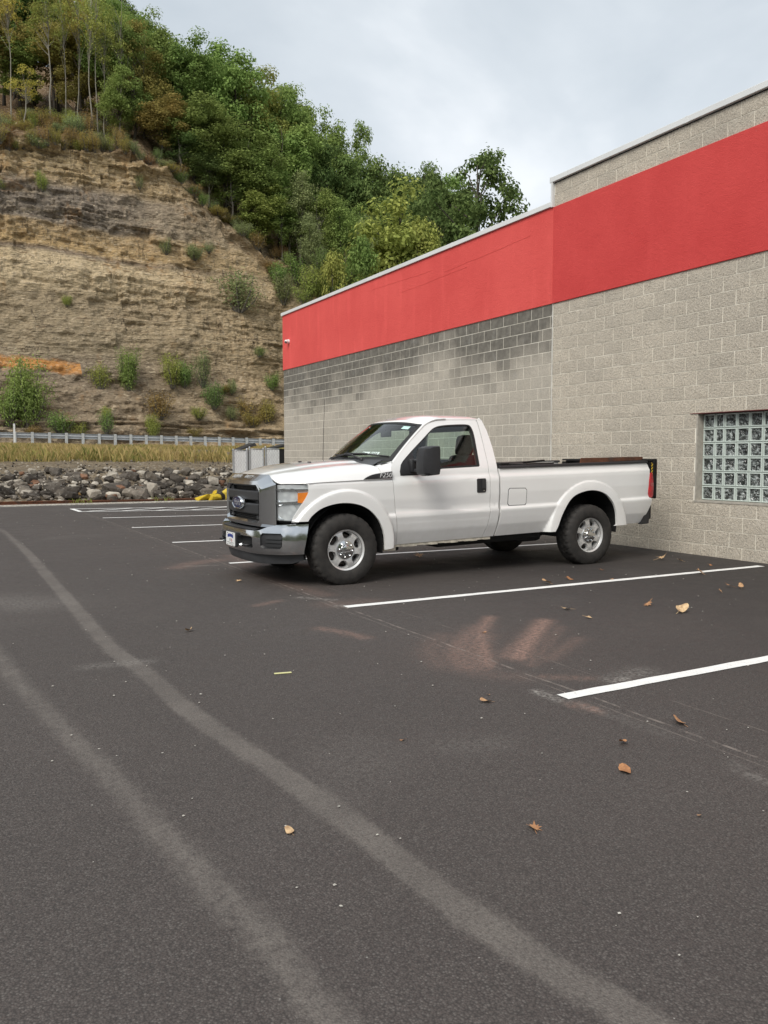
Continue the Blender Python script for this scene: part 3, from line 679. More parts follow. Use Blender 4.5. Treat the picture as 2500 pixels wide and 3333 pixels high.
wheels_done = {}
def build_truck():
    for s in (-1, 1):
        fn = side_fn(s); sg = 1 if s < 0 else -1
        tpatch('fender', [fender], fn, M_WHITE, step=0.016, thick=0.03, sgn=sg)
        d = tpatch('door', [door, win_out], fn, M_WHITE, step=0.06, thick=0.03, sgn=sg)
        tpatch('window_trim', [win_out, glass_o], fn, M_RUBBERSEAL, d, step=0.08, thick=0.012, sgn=sg, offset=-0.001)
        tpatch('window_glass', [glass_o], fn, M_GLASS, d, step=0.10, thick=0, sgn=sg, offset=-0.010)
        tpatch('door_lining', [door_f[:-1]+door_top+door_r, glass_o], fn, M_TRIMG, d, step=0.12, thick=0, sgn=sg, offset=-0.05)
        tpatch('cab_corner', [cab_c], fn, M_WHITE, step=0.06, thick=0.03, sgn=sg)
        b = tpatch('bed_side', [bed_side], fn, M_WHITE, step=0.018, thick=0.03, sgn=sg)
        # door handle
        hp = [(1.80, .925), (1.815, .917), (1.915, .917), (1.928, .93), (1.928, 1.072), (1.918, 1.083), (1.812, 1.083), (1.80, 1.072)]
        h = tpatch('door_handle', [hp], fn, M_PLAST, d, step=0.05, thick=0.01, sgn=sg, offset=0.006)
        tpatch('door_handle_grip', [[(1.862, .965), (1.918, .965), (1.918, 1.076), (1.862, 1.076)]], fn, M_GRILLE, d, step=0.05, thick=0.02, sgn=sg, offset=0.022)
        mb = MB(); mb.lathe([(0, 0.008), (0.007, 0.008), (0.008, 0)], 10, 'y', (0, 0, 0)); o = mb.build('lock', M_CHROME, None); o.location = T(1.895, s*(side(1.895, .94)+0.002), .94); o.rotation_euler = (0, 0, math.pi if s < 0 else 0); bpy.context.view_layer.update(); tl(o, d)
        # rocker with flaking paint
        rk = MB(); n = 16
        for i in range(n):
            u0, u1 = .56+i*(1.50/n), .56+(i+1)*(1.50/n); w0 = .345+.0*i + (0.0 if i > 1 else -0.03)
            rk.box(u0, u1, -.885, -.855, w0-0.01*math.sin(i*2.1)*0.5, .382)
        vs = [T(u, -s*v, w) for u, v, w in rk.v]; rk.v = vs
        tp(rk, 'rocker', simple('flaking_sill', (0.55, 0.51, 0.42), 0.8, 0, 0.35, 18))
        # bed rail cap
        rc = MB(); n = 20
        prof = [(.945, 1.190), (.945, 1.206), (.935, 1.222), (.86, 1.222), (.85, 1.19)]
        vs = []
        for i in range(n+1):
            u = 2.15+i/n*(4.64-2.15); vs += [T(u, s*(v-(0.25*(u-4.35)**2 if u > 4.35 else 0)), w) for v, w in prof]
        m_ = len(prof); fs = [(i*m_+j, i*m_+(j+1) % m_, (i+1)*m_+(j+1) % m_, (i+1)*m_+j) for i in range(n) for j in range(m_)] + [tuple(range(m_)), tuple(n*m_+j for j in range(m_))]
        rc.add(vs, fs); tp(rc, 'bed_rail_cap', M_PLAST, angle=35)
        bi = MB(); bi.add([T(*q) for q in ((2.16, s*.845, .90), (4.62, s*.845, .90), (4.62, s*.845, 1.205), (2.16, s*.845, 1.205))], [(0, 1, 2, 3)]); tp(bi, 'bed_wall', M_BEDIN)
        # wheel-arch liners
        for uc, R0, pts in ((0.08, .47, None), (3.57, .49, None)):
            lm = MB(); nn = 20; vs = []
            for i in range(nn+1):
                t = rad(-12+204*i/nn)
                for v in (.955, .90, .50): vs.append(T(uc+R0*math.cos(t), s*v, .40+R0*math.sin(t)))
            lm.add(vs, [(i*3+j, i*3+j+1, (i+1)*3+j+1, (i+1)*3+j) for i in range(nn) for j in range(2)])
            lm.add([vs[i*3+2] for i in range(nn+1)], [tuple(range(nn+1))]); tp(lm, 'wheel_arch_liner', M_BLACK)
        # cowl side panel between hood and door
        cs = [(.566, 1.19), (.664, 1.205), (.664, 1.262), (.700, 1.298), (.64, 1.268), (.575, 1.25)]
        # taillight
        tlp = smooth_pts([(4.672, 1.055), (4.648, .92), (4.640, .80), (4.658, .735), (4.70, .722), (4.735, .75), (4.752, .85), (4.735, .97), (4.705, 1.06)], 3)
        tpatch('taillight', [tlp], lambda u, w, s=s: T(u, s*(side(4.6, 1.0)-1.6*max(0, u-4.62)**2+0.006), w), M_TAIL, step=0.03, thick=0.08, sgn=sg)
        # fender badge
    fd = tpatch('fuel_door', [[(2.262+.02, .745), (2.515, .742), (2.533, .76), (2.535, .915), (2.515, .938), (2.285, .946), (2.264, .925), (2.262, .765)]], side_fn(-1), M_WHITE, step=0.08, thick=0.006, sgn=1, offset=0.004)
    tpatch('fuel_door_gap', [[(2.254+.02, .737), (2.523, .734), (2.541, .754), (2.543, .921), (2.521, .946), (2.279, .954), (2.256, .931), (2.254, .761)]], side_fn(-1), M_TRIMG, step=0.08, thick=0.002, sgn=1, offset=0.0015)
    # ---- hood
    Fa = [0, .5, .75, .82, .92, 1.0]; Fv = [0, .45, .64, .70, .86, .966]; Fu = [-.690, -.672, -.630, -.595, -.46, -.342]
    Ra = [0, .5, .75, .86, .93, 1.0]; Rv = [0, .48, .72, .84, .91, .966]; Ru = [.43, .43, .45, .52, .57, .600]
    _hw_u = [-.69, -.595, -.46, -.342, -.2]; _hw_v = [.66, .70, .86, .966, .968]
    wcu = [-.72, -.66, -.5, -.25, 0, .25, .45, .65]; wcw = [1.185, 1.213, 1.255, 1.298, 1.324, 1.338, 1.343, 1.345]
    G_q = [0, .25, .44, .50, .56, .62, .74, .84, .90, .95, .985, 1.0, 1.05]; G_g = [0, .01, .04, .075, .15, .19, .23, .33, .44, .62, .86, 1.0, 1.4]
    def hood_w(u, v):
        hw = np.interp(u, _hw_u, _hw_v); q = abs(v)/hw; wc = np.interp(u, wcu, wcw); ws = 1.112+.014*(u+.36)
        return wc-(wc-ws)*np.mean([np.interp(q+d, G_q, G_g) for d in (-.02, 0, .02)])
    def hood_fn(a, b):
        s = -1 if a < 0 else 1; aa = abs(a)
        u = np.interp(aa, Fa, Fu)*(1-b)+np.interp(aa, Ra, Ru)*b; v = np.interp(aa, Fa, Fv)*(1-b)+np.interp(aa, Ra, Rv)*b
        return T(u, s*v, hood_w(u, v))
    hood = tpatch('hood', [[(-1, 0), (1, 0), (1, 1), (-1, 1)]], hood_fn, M_WHITE, step=(0.04, 0.07), thick=0.02, sgn=-1)
    for v in (-.30, .05):
        nz = MB(); nz.box(-.02, .02, -.012, .012, 0, .012, 0.004); o = nz.build('washer_nozzle', M_PLAST); o.location = T(-.02+v*0.1, v, hood_w(0, v)-.002); bpy.context.view_layer.update(); tl(o, hood)
    # panel between hood and door, both sides
    for s in (-1, 1):
        sg = 1 if s < 0 else -1
        def cow(a, b, s=s):
            u = (.53+.0*b)*(1-a)+(.664+.085*max(0, b-.45)**1.5*2.3)*a
            pts = [(.966, 1.124), (.957, 1.17), (.93, 1.222), (.885, 1.258), (.80, 1.272+.043*a)]
            i = min(3, int(b*4)); t = b*4-i; v = pts[i][0]*(1-t)+pts[i+1][0]*t; w = pts[i][1]*(1-t)+pts[i+1][1]*t
            return T(u, s*v, w-.004*(1-a))
        tpatch('cowl_side', [[(0, 0), (1, 0), (1, 1), (0, 1)]], cow, M_WHITE, step=0.125, thick=0.01, sgn=sg)
        # badge plate on the fender
        bp = smooth_pts([(.300, 1.130), (.335, 1.152), (.40, 1.176), (.50, 1.192), (.655, 1.206)], 4) + [(.655, 1.133)]
        def bfn(u, w, s=s): return T(u, s*(.972-(.10*max(0, w-1.15))), w)
        bd = tpatch('badge', [bp], bfn, M_GRILLE, step=0.08, thick=0.012, sgn=sg, offset=0.002)
        for k in range(3):
            w0 = 1.142+k*.012; mb = MB(); mb.tube([bfn(.36+k*.02, w0, s), bfn(.47, w0, s)], 0.003, 6); tp(mb, 'badge_louvre', M_BLACK, bd)
        Mx = Matrix.Translation(Vector(bfn(.567, 1.165, s))+Vector((0, s*.007, 0))) @ Matrix(((1 if s < 0 else -1, 0, 0, 0), (0, 0, 1 if s > 0 else -1, 0), (0, 1, 0, 0), (0, 0, 0, 1)))
        tl(place_text('badge_lettering', 'F250', 0.076, 0.003, Mx, simple('badge_silver', (0.72, 0.72, 0.72), 0.35, 0.2), None, shear=0.25, sx=1.02), bd)
    # ---- roof, pillars, windscreen
    WLc = np.array([.43, 0, 1.342]); 
    def ws_pt(a, b):                       # a -1..1 across, b 0 bottom..1 top
        A = abs(a); s = 1 if a >= 0 else -1
        vb, vt = .80*A, .66*A
        ub = .47 + .27*A**2.6; ut = 1.055+.175*A**2.4
        wb = 1.325 - .012*A**2; wt = 1.775 - .045*A**2.2
        bow = .018*math.sin(math.pi*b)*(1-A**2*.4)
        return T(ub*(1-b)+ut*b - bow*.7, s*(vb*(1-b)+vt*b), wb*(1-b)+wt*b + bow*.7)
    gl = tpatch('windshield', [[(-1, 0), (1, 0), (1, 1), (-1, 1)]], ws_pt, M_GLASS, step=(0.1, 0.1), thick=0, sgn=-1)
    b_ = .965; t_ = .955
    inner = [(-b_+.02, .12), (-.5, .085), (0, .075), (.5, .085), (b_-.02, .12), (b_-.01, t_-.02), (b_-.06, t_), (-b_+.06, t_), (-b_+.01, t_-.02)]
    tpatch('windshield_border', [[(-1, 0), (1, 0), (1, 1), (-1, 1)], inner], ws_pt, M_RUBBERSEAL, gl, step=(0.1, 0.1), thick=0.01, sgn=-1, offset=0.004)
    def sticker(a0, a1, b0, b1, mat, nm='windshield_sticker', off=0.003): return tpatch(nm, [[(a0, b0), (a1, b0), (a1, b1), (a0, b1)]], ws_pt, mat, gl, step=(0.1, 0.1), thick=0, sgn=-1, offset=off)
    m_mint = simple('mint_sticker', (0.50, 0.72, 0.66), 0.5); m_wst = simple('white_sticker', (0.62, 0.72, 0.68), 0.5)
    sticker(-.86, -.73, .83, .91, m_mint); sticker(-.60, -.45, .135, .215, m_wst); sticker(-.76, -.625, .135, .215, m_wst)
    for q in range(4): sticker(-.735+q*.028, -.722+q*.028, .15, .20, M_BLACK, 'sticker_print', 0.0045); sticker(-.50+q*.012, -.494+q*.012, .15, .20, M_BLACK, 'sticker_print', 0.0045)
    def roof_fn(a, b):                     # b 0 front .. 1 rear
        A = abs(a); s = 1 if a >= 0 else -1
        uf = 1.050+.175*min(1, A/.93)**2.4; ur = 2.095
        u = uf*(1-b)+ur*b
        half = .66
        v = half*A
        crown = 1.795+.050*sstep(0, .35, b)+.012*math.sin(math.pi*b)-.055*sstep(.86, 1.0, b)
        edge = 1.732+.062*sstep(.0, .25, b) - .02*sstep(.9, 1, b)
        k = A**5*0.8+A**2*.2
        return T(u, s*v, crown*(1-k)+edge*k - (0.018 if b <= 0.001 else 0))
    tpatch('roof', [[(-1, 0), (1, 0), (1, 1), (-1, 1)]], roof_fn, M_WHITE, step=(0.06, 0.06), thick=0.03, sgn=-1)
    for s in (-1, 1):
        # A-pillar and roof rail: loft from windscreen edge to the door's upper edge
        def pil(a, b, s=s):
            n = len(door_top); x = b*(n-1); i = min(n-2, int(x)); t = x-i
            du = door_top[i][0]*(1-t)+door_top[i+1][0]*t; dw = door_top[i][1]*(1-t)+door_top[i+1][1]*t
            outer = np.array(T(du, s*side(du, dw), dw)); bb = min(1, max(0, (dw-1.29)/(1.725-1.29)))
            if du < 1.26: inn = np.array(ws_pt(s*1.0, bb))
            else: inn = np.array(roof_fn(s*1.0, min(1, max(0, (du-1.225)/(2.095-1.225)))))
            mid = outer*(1-a)+inn*a
            return tuple(mid + np.array([-.25, s*.55, .35])*0.035*math.sin(math.pi*a))
        tpatch('pillar', [[(0, 0), (1, 0), (1, 1), (0, 1)]], pil, M_WHITE, step=(0.2, 0.03), thick=0.01, sgn=(-1 if s < 0 else 1))
        def rail(a, b, s=s):
            u = 1.55+b*(2.06-1.55); outer = np.array(T(u, s*side(u, 1.778), 1.778)); inn = np.array(roof_fn(s*1.0, min(1, (u-1.225)/(2.095-1.225))))
            return tuple(outer*(1-a)+inn*a+np.array([0, s*.5, .5])*0.012*math.sin(math.pi*a))
        tpatch('roof_rail', [[(0, 0), (1, 0), (1, 1), (0, 1)]], rail, M_WHITE, step=(0.25, 0.1), thick=0.01, sgn=(-1 if s < 0 else 1))
    # cab back wall with rear window
    def back_fn(v, w): return T(2.112-.10*sstep(1.55, 1.84, w)**2*.6 - .05*(abs(v)/.9)**4, v, w)
    ow = [(-.86, .42), (.86, .42), (.93, .7), (.93, 1.1), (.88, 1.25), (.70, 1.68), (.60, 1.79), (-.60, 1.79), (-.70, 1.68), (-.88, 1.25), (-.93, 1.1), (-.93, .7)]
    rw = [(-.66, 1.30), (.66, 1.30), (.58, 1.66), (-.58, 1.66)]
    tpatch('cab_back', [ow, rw], back_fn, M_WHITE, step=0.15, thick=0.03, sgn=1)
    tpatch('cab_back_lining', [ow, rw], back_fn, M_TRIMG, step=0.15, thick=0, sgn=1, offset=-0.04)
    tpatch('rear_window', [rw], back_fn, M_GLASS, step=0.2, thick=0, sgn=1, offset=-.01)
    # cowl
    def cowl_fn(a, b):
        A = abs(a); s = 1 if a >= 0 else -1
        fu = np.interp(A, Ra, Ru)*1.0; fv = np.interp(A, Ra, Rv); P0 = np.array(T(fu-.02, s*min(fv, .80), hood_w(fu, min(fv, .80))-.018)); P1 = np.array(ws_pt(a*.98, .06)) - np.array([0, 0, .004])
        return tuple(P0*(1-b)+P1*b)
    tpatch('cowl', [[(-.80, 0), (.80, 0), (.90, 1), (-.90, 1)]], cowl_fn, M_TRIMG, step=(0.08, 0.5), thick=0.01, sgn=-1)
    for a0, tip in ((-.15, (.62, .13)), (.62, (-.02, .10))):
        wp = MB(); p0 = Vector(ws_pt(-a0*1.0 if False else -a0, .0))+Vector((-.03, 0, .012)); n_ = Vector((-.6, 0, .8))
        p1 = Vector(ws_pt(-tip[0], tip[1]))+n_*0.03
        wp.tube([p0+n_*.02, p0.lerp(p1, .5)+n_*.045, p1], [.014, .010, .007], 6)
        q0 = Vector(ws_pt(-tip[0]-.32, .10))+n_*.012; q1 = Vector(ws_pt(-tip[0]+.32, .13))+n_*.012; wp.tube([q0, p1-n_*.01, q1], .009, 6)
        wp.lathe([(0, .03), (.018, .03), (.02, 0)], 10, 'z', tuple(p0)); tp(wp, 'wiper', M_PLAST, smooth=True)
    am = MB(); a0 = Vector(T(.60, .74, 1.30)); am.tube([a0, a0+Vector((.01, 0, .40)), a0+Vector((.03, 0, .80))], [.004, .003, .002], 6); am.lathe([(0, .03), (.014, .025), (.018, 0)], 10, 'z', tuple(a0-Vector((0, 0, .01)))); tp(am, 'antenna', M_PLAST)
    # ---- interior
    it = MB()
    it.box(.62, 2.08, -.86, .86, .50, .56); it.box(.55, .80, -.84, .84, .56, 1.22, .03)
    it.v = [T(*q) for q in it.v]; tp(it, 'cab_floor', M_TRIMG)
    ds = MB(); 
    dpf = [(.56, 1.20), (.60, 1.295), (.78, 1.305), (.95, 1.255), (1.0, 1.15), (.96, .95), (.80, .85), (.58, .85)]
    ds.prism(dpf, -.82, .82, lambda a, b, h: T(a, h, b)); tp(ds, 'dashboard', M_TRIMG, angle=40)
    hb = MB(); hb.lathe([(.19, -.016), (.205, 0), (.19, .016), (.175, 0), (.19, -.016)], 28, 'z'); hb.tube([(-.18, 0, 0), (.18, 0, 0)], .018, 6); hb.tube([(0, 0, 0), (0, -.18, 0)], .02, 6); hb.lathe([(0, .02), (.06, .015), (.07, -.02)], 12, 'z')
    o = hb.build('steering_wheel', M_PLAST, None, smooth=True); o.location = T(1.03, -.40, 1.22); o.rotation_euler = (0, rad(-62), 0); bpy.context.view_layer.update(); tl(o)
    for v, du_ in ((-.42, 0), (.42, -.19)):
        st = MB()
        st.box(1.35, 1.95, v-.26, v+.26, .60, .86, .05)
        Mb = Matrix.Translation((1.93, v, .86)) @ Matrix.Rotation(rad(10), 4, 'Y'); st.box(-.10, .08, -.26, .26, -.05, .50, .06, Mb)
        st.v = [T(q[0]+du_, q[1], q[2]) for q in st.v]; se = tp(st, 'seat', M_CLOTH, smooth=True)
        hr = MB(); Mb = Matrix.Translation((2.00, v, 1.44)) @ Matrix.Rotation(rad(8), 4, 'Y'); hr.box(-.075, .065, -.14, .14, -.10, .165, .06, Mb); hr.v = [T(q[0]+du_, q[1], q[2]) for q in hr.v]; tp(hr, 'headrest', M_CLOTH, se, smooth=True)
    rm = MB(); rm.box(1.10, 1.13, -.12, .12, 1.60, 1.68, .012); rm.tube([(1.11, 0, 1.68), (1.06, 0, 1.75)], .01, 6); rm.v = [T(*q) for q in rm.v]; tp(rm, 'rear_view_mirror', M_BLACK)
    # ---- front end
    def ring(W, wb, wt, ct, cb, ufn, n=9):
        cs = [(-W, wb+cb), (-W, wt-ct), (-W+ct*1.15, wt), (W-ct*1.15, wt), (W, wt-ct), (W, wb+cb), (W-cb, wb), (-W+cb, wb)]; out = []
        for i in range(8):
            a, b = cs[i], cs[(i+1) % 8]
            for k in range(n): t = k/n; v, w = a[0]*(1-t)+b[0]*t, a[1]*(1-t)+b[1]*t; out.append(T(ufn(v, w), v, w))
        return out
    crv = lambda v: .06*(v/.7)**2
    R0 = ring(.722, .640, 1.208, .105, .03, lambda v, w: (-.688+crv(v)*.9 if w > 1.12 else -.62))
    R1 = ring(.590, .652, 1.138, .085, .03, lambda v, w: -.775+crv(v))
    R2 = ring(.545, .688, 1.098, .060, .03, lambda v, w: -.782+crv(v))
    R3 = ring(.520, .712, 1.078, .050, .03, lambda v, w: -.755+crv(v))
    R4 = ring(.515, .716, 1.074, .048, .03, lambda v, w: -.69+crv(v))
    gs = MB(); n = len(R0); gs.add(R0+R1+R2+R3+R4, [(k*n+i, k*n+(i+1) % n, (k+1)*n+(i+1) % n, (k+1)*n+i) for k in range(4) for i in range(n)])
    grs = tp(gs, 'grille_surround', M_CHROME, angle=25)
    # letters pressed into the top of the surround
    p_up = Vector((-.775+.006+.08, 0, 1.208-1.138)); ang = math.atan2(1.208-1.138, .087)
    nx = Vector((0, -1, 0)); ny = Vector((math.cos(ang), 0, math.sin(ang))); nzv = nx.cross(ny)
    cpos = Vector(T(-.727, 0, 1.176))
    for txt, dv in (('SUPER', .215), ('DUTY', -.185)):
        cc = Vector(T(-.728+crv(dv)*.95, dv, 1.1775)) + nzv*0.004
        Mt = Matrix.Translation(cc) @ Matrix((nx, ny, nzv)).transposed().to_4x4() @ Matrix.Rotation(rad(-2.2 if dv < 0 else 2.2), 4, 'Z')
        tl(place_text('embossed_lettering', txt, 0.070, 0.002, Mt, simple('bright_edge', (0.55, 0.55, 0.54), 0.3, 0.3), None, sx=1.25, space=1.15), grs)
    gb = MB(); gb.add([T(-.64, -.52, .70), T(-.64, .52, .70), T(-.64, .52, 1.09), T(-.64, -.52, 1.09)], [(0, 1, 2, 3)]); tp(gb, 'grille_backing', M_BLACK, grs)
    def bar(w0, w1, dep, name):
        mb = MB(); n = 24; prof = [(0.04, w0), (-.02, w0), (-dep, w0+.014), (-dep, w1-.014), (-.02, w1), (.04, w1)]; vs = []
        for i in range(n+1):
            v = -.50+i/n*1.0; k = 1 - .25*max(0, 1-abs(v)/.2)
            vs += [T(-.735+crv(v)+x, v, (w-(w0+w1)/2)*(1.0)+(w0+w1)/2) for x, w in prof]
        m_ = 6; mb.add(vs, [(i*m_+j, i*m_+j+1, (i+1)*m_+j+1, (i+1)*m_+j) for i in range(n) for j in range(5)]); mb.add(vs[:6], [tuple(range(6))]); mb.add(vs[-6:], [tuple(range(6))])
        return tp(mb, name, M_GRILLE, grs, angle=30)
    bar(.925, 1.030, .035, 'grille_bar'); bar(.775, .892, .035, 'grille_bar')
    for w0, w1 in ((1.034, 1.076), (.716, .772), (.893, .925)):
        mb = MB(); nv = 22
        for k in range(3):
            w = w0+(w1-w0)*(k+.5)/3; mb.tube([T(-.70+crv(v), v, w) for v in np.linspace(-.51, .51, 9)], .0035, 4)
        for k in range(nv+1): v = -.5+k/nv; mb.box(-.704+crv(v), -.692+crv(v), v-.003, v+.003, w0, w1)
        nvert = 9*4*3; mb.v = mb.v[:nvert] + [T(*q) for q in mb.v[nvert:]]; tp(mb, 'grille_mesh', M_GRILLE, grs)
    for v in (-.44, .44):
        for w in (1.045, .742):
            mb = MB(); mb.box(-.735, -.69, v-.06, v+.06, w-.022, w+.022, .008); mb.v = [T(x+crv(y), y, z) for x, y, z in mb.v]; tp(mb, 'grille_clip', M_GRILLE, grs)
    eo = MB(); E = lambda r1, r2, x, n=36: [T(x, r1*math.cos(2*math.pi*k/n), .893+r2*math.sin(2*math.pi*k/n)) for k in range(n)]
    n = 36; rg_ = E(.165, .078, -.765)+E(.165, .078, -.800)+E(.155, .070, -.812)+E(.146, .062, -.806); eo.add(rg_, [(k*n+i, k*n+(i+1) % n, (k+1)*n+(i+1) % n, (k+1)*n+i) for k in range(3) for i in range(n)])
    em = tp(eo, 'emblem', M_CHROME, grs, angle=40)
    M_BLUE = simple('emblem_blue', (0.012, 0.022, 0.095), 0.25, 0.3, coat=0.8)
    ef = MB(); ef.add(E(.147, .063, -.8055), [tuple(range(n))]); tp(ef, 'emblem_field', M_BLUE, grs)
    Mf = Matrix.Translation(Vector(T(-.8065, 0, .893))) @ Matrix(((0, 0, -1, 0), (-1, 0, 0, 0), (0, 1, 0, 0), (0, 0, 0, 1)))
    tl(place_text('emblem_lettering', 'Ford', 0.105, 0.001, Mf, simple('emblem_silver', (0.7, 0.7, 0.72), 0.25, 0.7), None, shear=0.35, sx=1.0), grs)
    # headlights
    for s in (-1, 1):
        sg = 1 if s < 0 else -1
        c0, c1, c2 = np.array([-.655, .712]), np.array([-.60, .80]), np.array([-.345, .960])
        def plan(a):   # a 0 inner .. 1 outer
            P = (1-a)**2*np.array([-.640, .722]) + 2*a*(1-a)*np.array([-.54, .885]) + a*a*np.array([-.346, .962]); return P
        def hl(a, w, s=s): q = plan(a); return T(q[0], s*(q[1]+.10*max(0, .95-w)**2*0), w)
        out = [(.02, .728), (.60, .718), (.72, .79), (.84, .905), (.97, 1.00), (.985, 1.04), (.985, 1.096), (.02, 1.098)]
        rf = tpatch('headlight', [out], hl, M_REFL, step=(.08, .05), thick=0.02, sgn=sg, offset=-.045)
        amb = [(.70, .910), (.83, .905), (.965, .985), (.975, 1.018), (.70, 1.012)]
        tpatch('turn_signal', [amb], hl, M_AMBER, rf, step=(.1, .05), thick=0.03, sgn=sg, offset=-.012)
        tpatch('reflector_divider', [[(.04, .895), (.69, .905), (.69, .925), (.04, .915)]], hl, M_CHROME, rf, step=(.1, .05), thick=0.03, sgn=sg, offset=-.018)
        tpatch('reflector_divider', [[(.04, 1.045), (.97, 1.040), (.97, 1.052), (.04, 1.057)]], hl, M_CHROME, rf, step=(.1, .05), thick=0.03, sgn=sg, offset=-.018)
        for (ca, cw, ra_, rw_) in ((.36, .98, .26, .055), (.34, .815, .24, .062)):
            lp = [(ca+ra_*math.copysign(abs(math.cos(t))**.5, math.cos(t)), cw+rw_*math.copysign(abs(math.sin(t))**.5, math.sin(t))) for t in np.linspace(0, 2*math.pi, 24, endpoint=False)]
            bw = tpatch('lamp_bowl', [lp], lambda a, w, ca=ca, cw=cw, ra_=ra_, rw_=rw_, s=s: tuple(np.array(hl(a, w, s))+np.array([.9, -s*.45, 0])*(.055*(1-min(1, ((a-ca)/ra_)**2*.6+((w-cw)/rw_)**2*.6)))), simple('bowl_chrome', (0.72, 0.73, 0.74), 0.1, 1.0), rf, step=(.06, .02), thick=0.0, sgn=sg, offset=-.035)
        ow_ = inset(out, 0.004 if area(out) < 0 else -0.004) if False else out
        tpatch('headlight_lens', [out], hl, M_LENS, rf, step=(.08, .05), thick=0.03, sgn=sg, offset=0.0)
        # dark gap around the lamp
        tpatch('lamp_housing', [[(0, .70), (.66, .70), (.90, .92), (1.0, 1.0), (1.0, 1.115), (0, 1.115)]], hl, M_BLACK, step=(.1, .1), thick=0.0, sgn=sg, offset=-.07)
    # front bumper
    Bv = [0, .35, .50, .65, .75, .86, .94, .98]; Bu = [-.832, -.822, -.795, -.742, -.675, -.590, -.470, -.360]
    pl = np.array(catmull(list(zip(Bv, Bu)), 6)); seg = np.r_[0, np.cumsum(np.linalg.norm(np.diff(pl, axis=0), axis=1))]; AL = seg[-1]
    def bplan(a): A = abs(a); return np.array([np.interp(A, seg, pl[:, 0])*(1 if a >= 0 else -1), np.interp(A, seg, pl[:, 1])])
    def a_of_v(v): return float(np.interp(abs(v), pl[:, 0], seg))*(1 if v >= 0 else -1)
    def bump_fn(a, w):
        q = bplan(a); t = (w-.37)/(.68-.37); bul = .028*math.sin(math.pi*min(1, max(0, t)))
        k = .05*max(0, .40-w)/.05*.25; e = abs(a)/AL
        return T(q[1]-bul*(1-e**4)+k + .06*e**3*(0.68-w)/.31*(-1), q[0]*(1+.012*math.sin(math.pi*min(1, max(0, t)))), w)
    av = a_of_v
    top = [(av(-.98), .687), (av(-.80), .680), (av(-.70), .655), (av(-.62), .622), (av(-.55), .612), (0, .612), (av(.55), .612), (av(.62), .622), (av(.70), .655), (av(.80), .680), (av(.98), .687)]
    bot = [(av(.98), .372), (av(.85), .366), (av(.5), .364), (0, .364), (av(-.5), .364), (av(-.85), .366), (av(-.98), .372)]
    def hole_r(v0, v1, w0, w1, c): a0, a1 = av(v0), av(v1); return [(a0+c, w0), (a1-c, w0), (a1, w0+c), (a1, w1-c), (a1-c, w1), (a0+c, w1), (a0, w1-c), (a0, w0+c)]
    holes = [hole_r(-.515, -.17, .425, .548, .015), hole_r(.17, .515, .425, .548, .015), hole_r(-.865, -.64, .430, .592, .025), hole_r(.64, .865, .430, .592, .025)]
    bmp = tpatch('front_bumper', [bot[::-1]+top[::-1]] + holes, bump_fn, M_CHROME, step=(.05, .04), thick=0.05, sgn=-1)
    def shelf(a, b):
        w = float(np.interp(a, [p[0] for p in top], [p[1] for p in top])); P0 = np.array(bump_fn(a, w)); q = bplan(a); P1 = np.array(T(max(q[1]+.11, -.70+.35*(abs(q[0])/.9)**3) if abs(q[0]) < .95 else q[1]+.02, q[0]*.93, w+.006)); return tuple(P0*(1-b)+P1*b+np.array([0, 0, .008*math.sin(math.pi*b)]))
    tpatch('bumper_top', [[(-AL*.99, 0), (AL*.99, 0), (AL*.99, 1), (-AL*.99, 1)]], shelf, M_CHROME, bmp, step=(.06, .34), thick=0.0, sgn=-1)
    tpatch('bumper_step_pad', [[(av(-.52), .06), (av(.52), .06), (av(.52), .8), (av(-.52), .8)]], shelf, M_PLAST, bmp, step=(.06, .34), thick=0.004, sgn=-1, offset=0.006)
    tpatch('bumper_cavity', [[(-AL*.9, .40), (AL*.9, .40), (AL*.9, .61), (-AL*.9, .61)]], bump_fn, M_BLACK, bmp, step=(.08, .1), thick=0, sgn=-1, offset=-.052)
    for s in (-1, 1):
        tpatch('bumper_insert', [hole_r(*(sorted((s*.635, s*.868))), .425, .597, .025)], bump_fn, M_PLAST, bmp, step=(.06, .06), thick=0, sgn=-1, offset=-.022)
        a0, a1 = sorted((s*.70, s*.86))
        for k in range(3):
            w = .462+k*.040; tpatch('insert_slat', [hole_r(a0, a1, w-.014, w+.016, .006)], bump_fn, M_GRILLE, bmp, step=(.06, .06), thick=0.012, sgn=-1, offset=-.008)
        th = MB(); th.tube([T(-.80, s*.44, .452), T(-.855, s*.44, .450), T(-.875, s*.41, .452), T(-.855, s*.36, .455)], .012, 8); tp(th, 'tow_hook', M_PLAST, bmp, smooth=True)
    # air dam
    def dam(a, w): q = bplan(a); t = (.385-w)/.13; return T(q[1]+.03+.035*t**2+.03*(abs(a)/AL)**2, q[0]*.955, w)
    tpatch('air_dam', [[(av(-.95), .385), (av(-.95), .30), (av(-.88), .262), (av(-.6), .250), (0, .246), (av(.6), .250), (av(.88), .262), (av(.95), .30), (av(.95), .385)]], dam, M_TRIMG, step=(.06, .05), thick=0.03, sgn=-1)
    # licence plate, a dealer plate on a black bracket
    px0 = -.888
    lpz = MB(); lpz.box(px0+.004, px0+.035, -.175, .165, .405, .570, .008); lpz.v = [T(*q) for q in lpz.v]; lb = tp(lpz, 'plate_bracket', M_PLAST)
    pt = MB(); pt.prism([(-.15, .42), (-.14, .410), (.14, .410), (.15, .42), (.15, .552), (.14, .562), (-.14, .562), (-.15, .552)], px0, px0+.004, lambda a, b, h: T(h, a, b)); lp_ = tp(pt, 'license_plate', simple('plate_white', (0.78, 0.78, 0.77), 0.4))
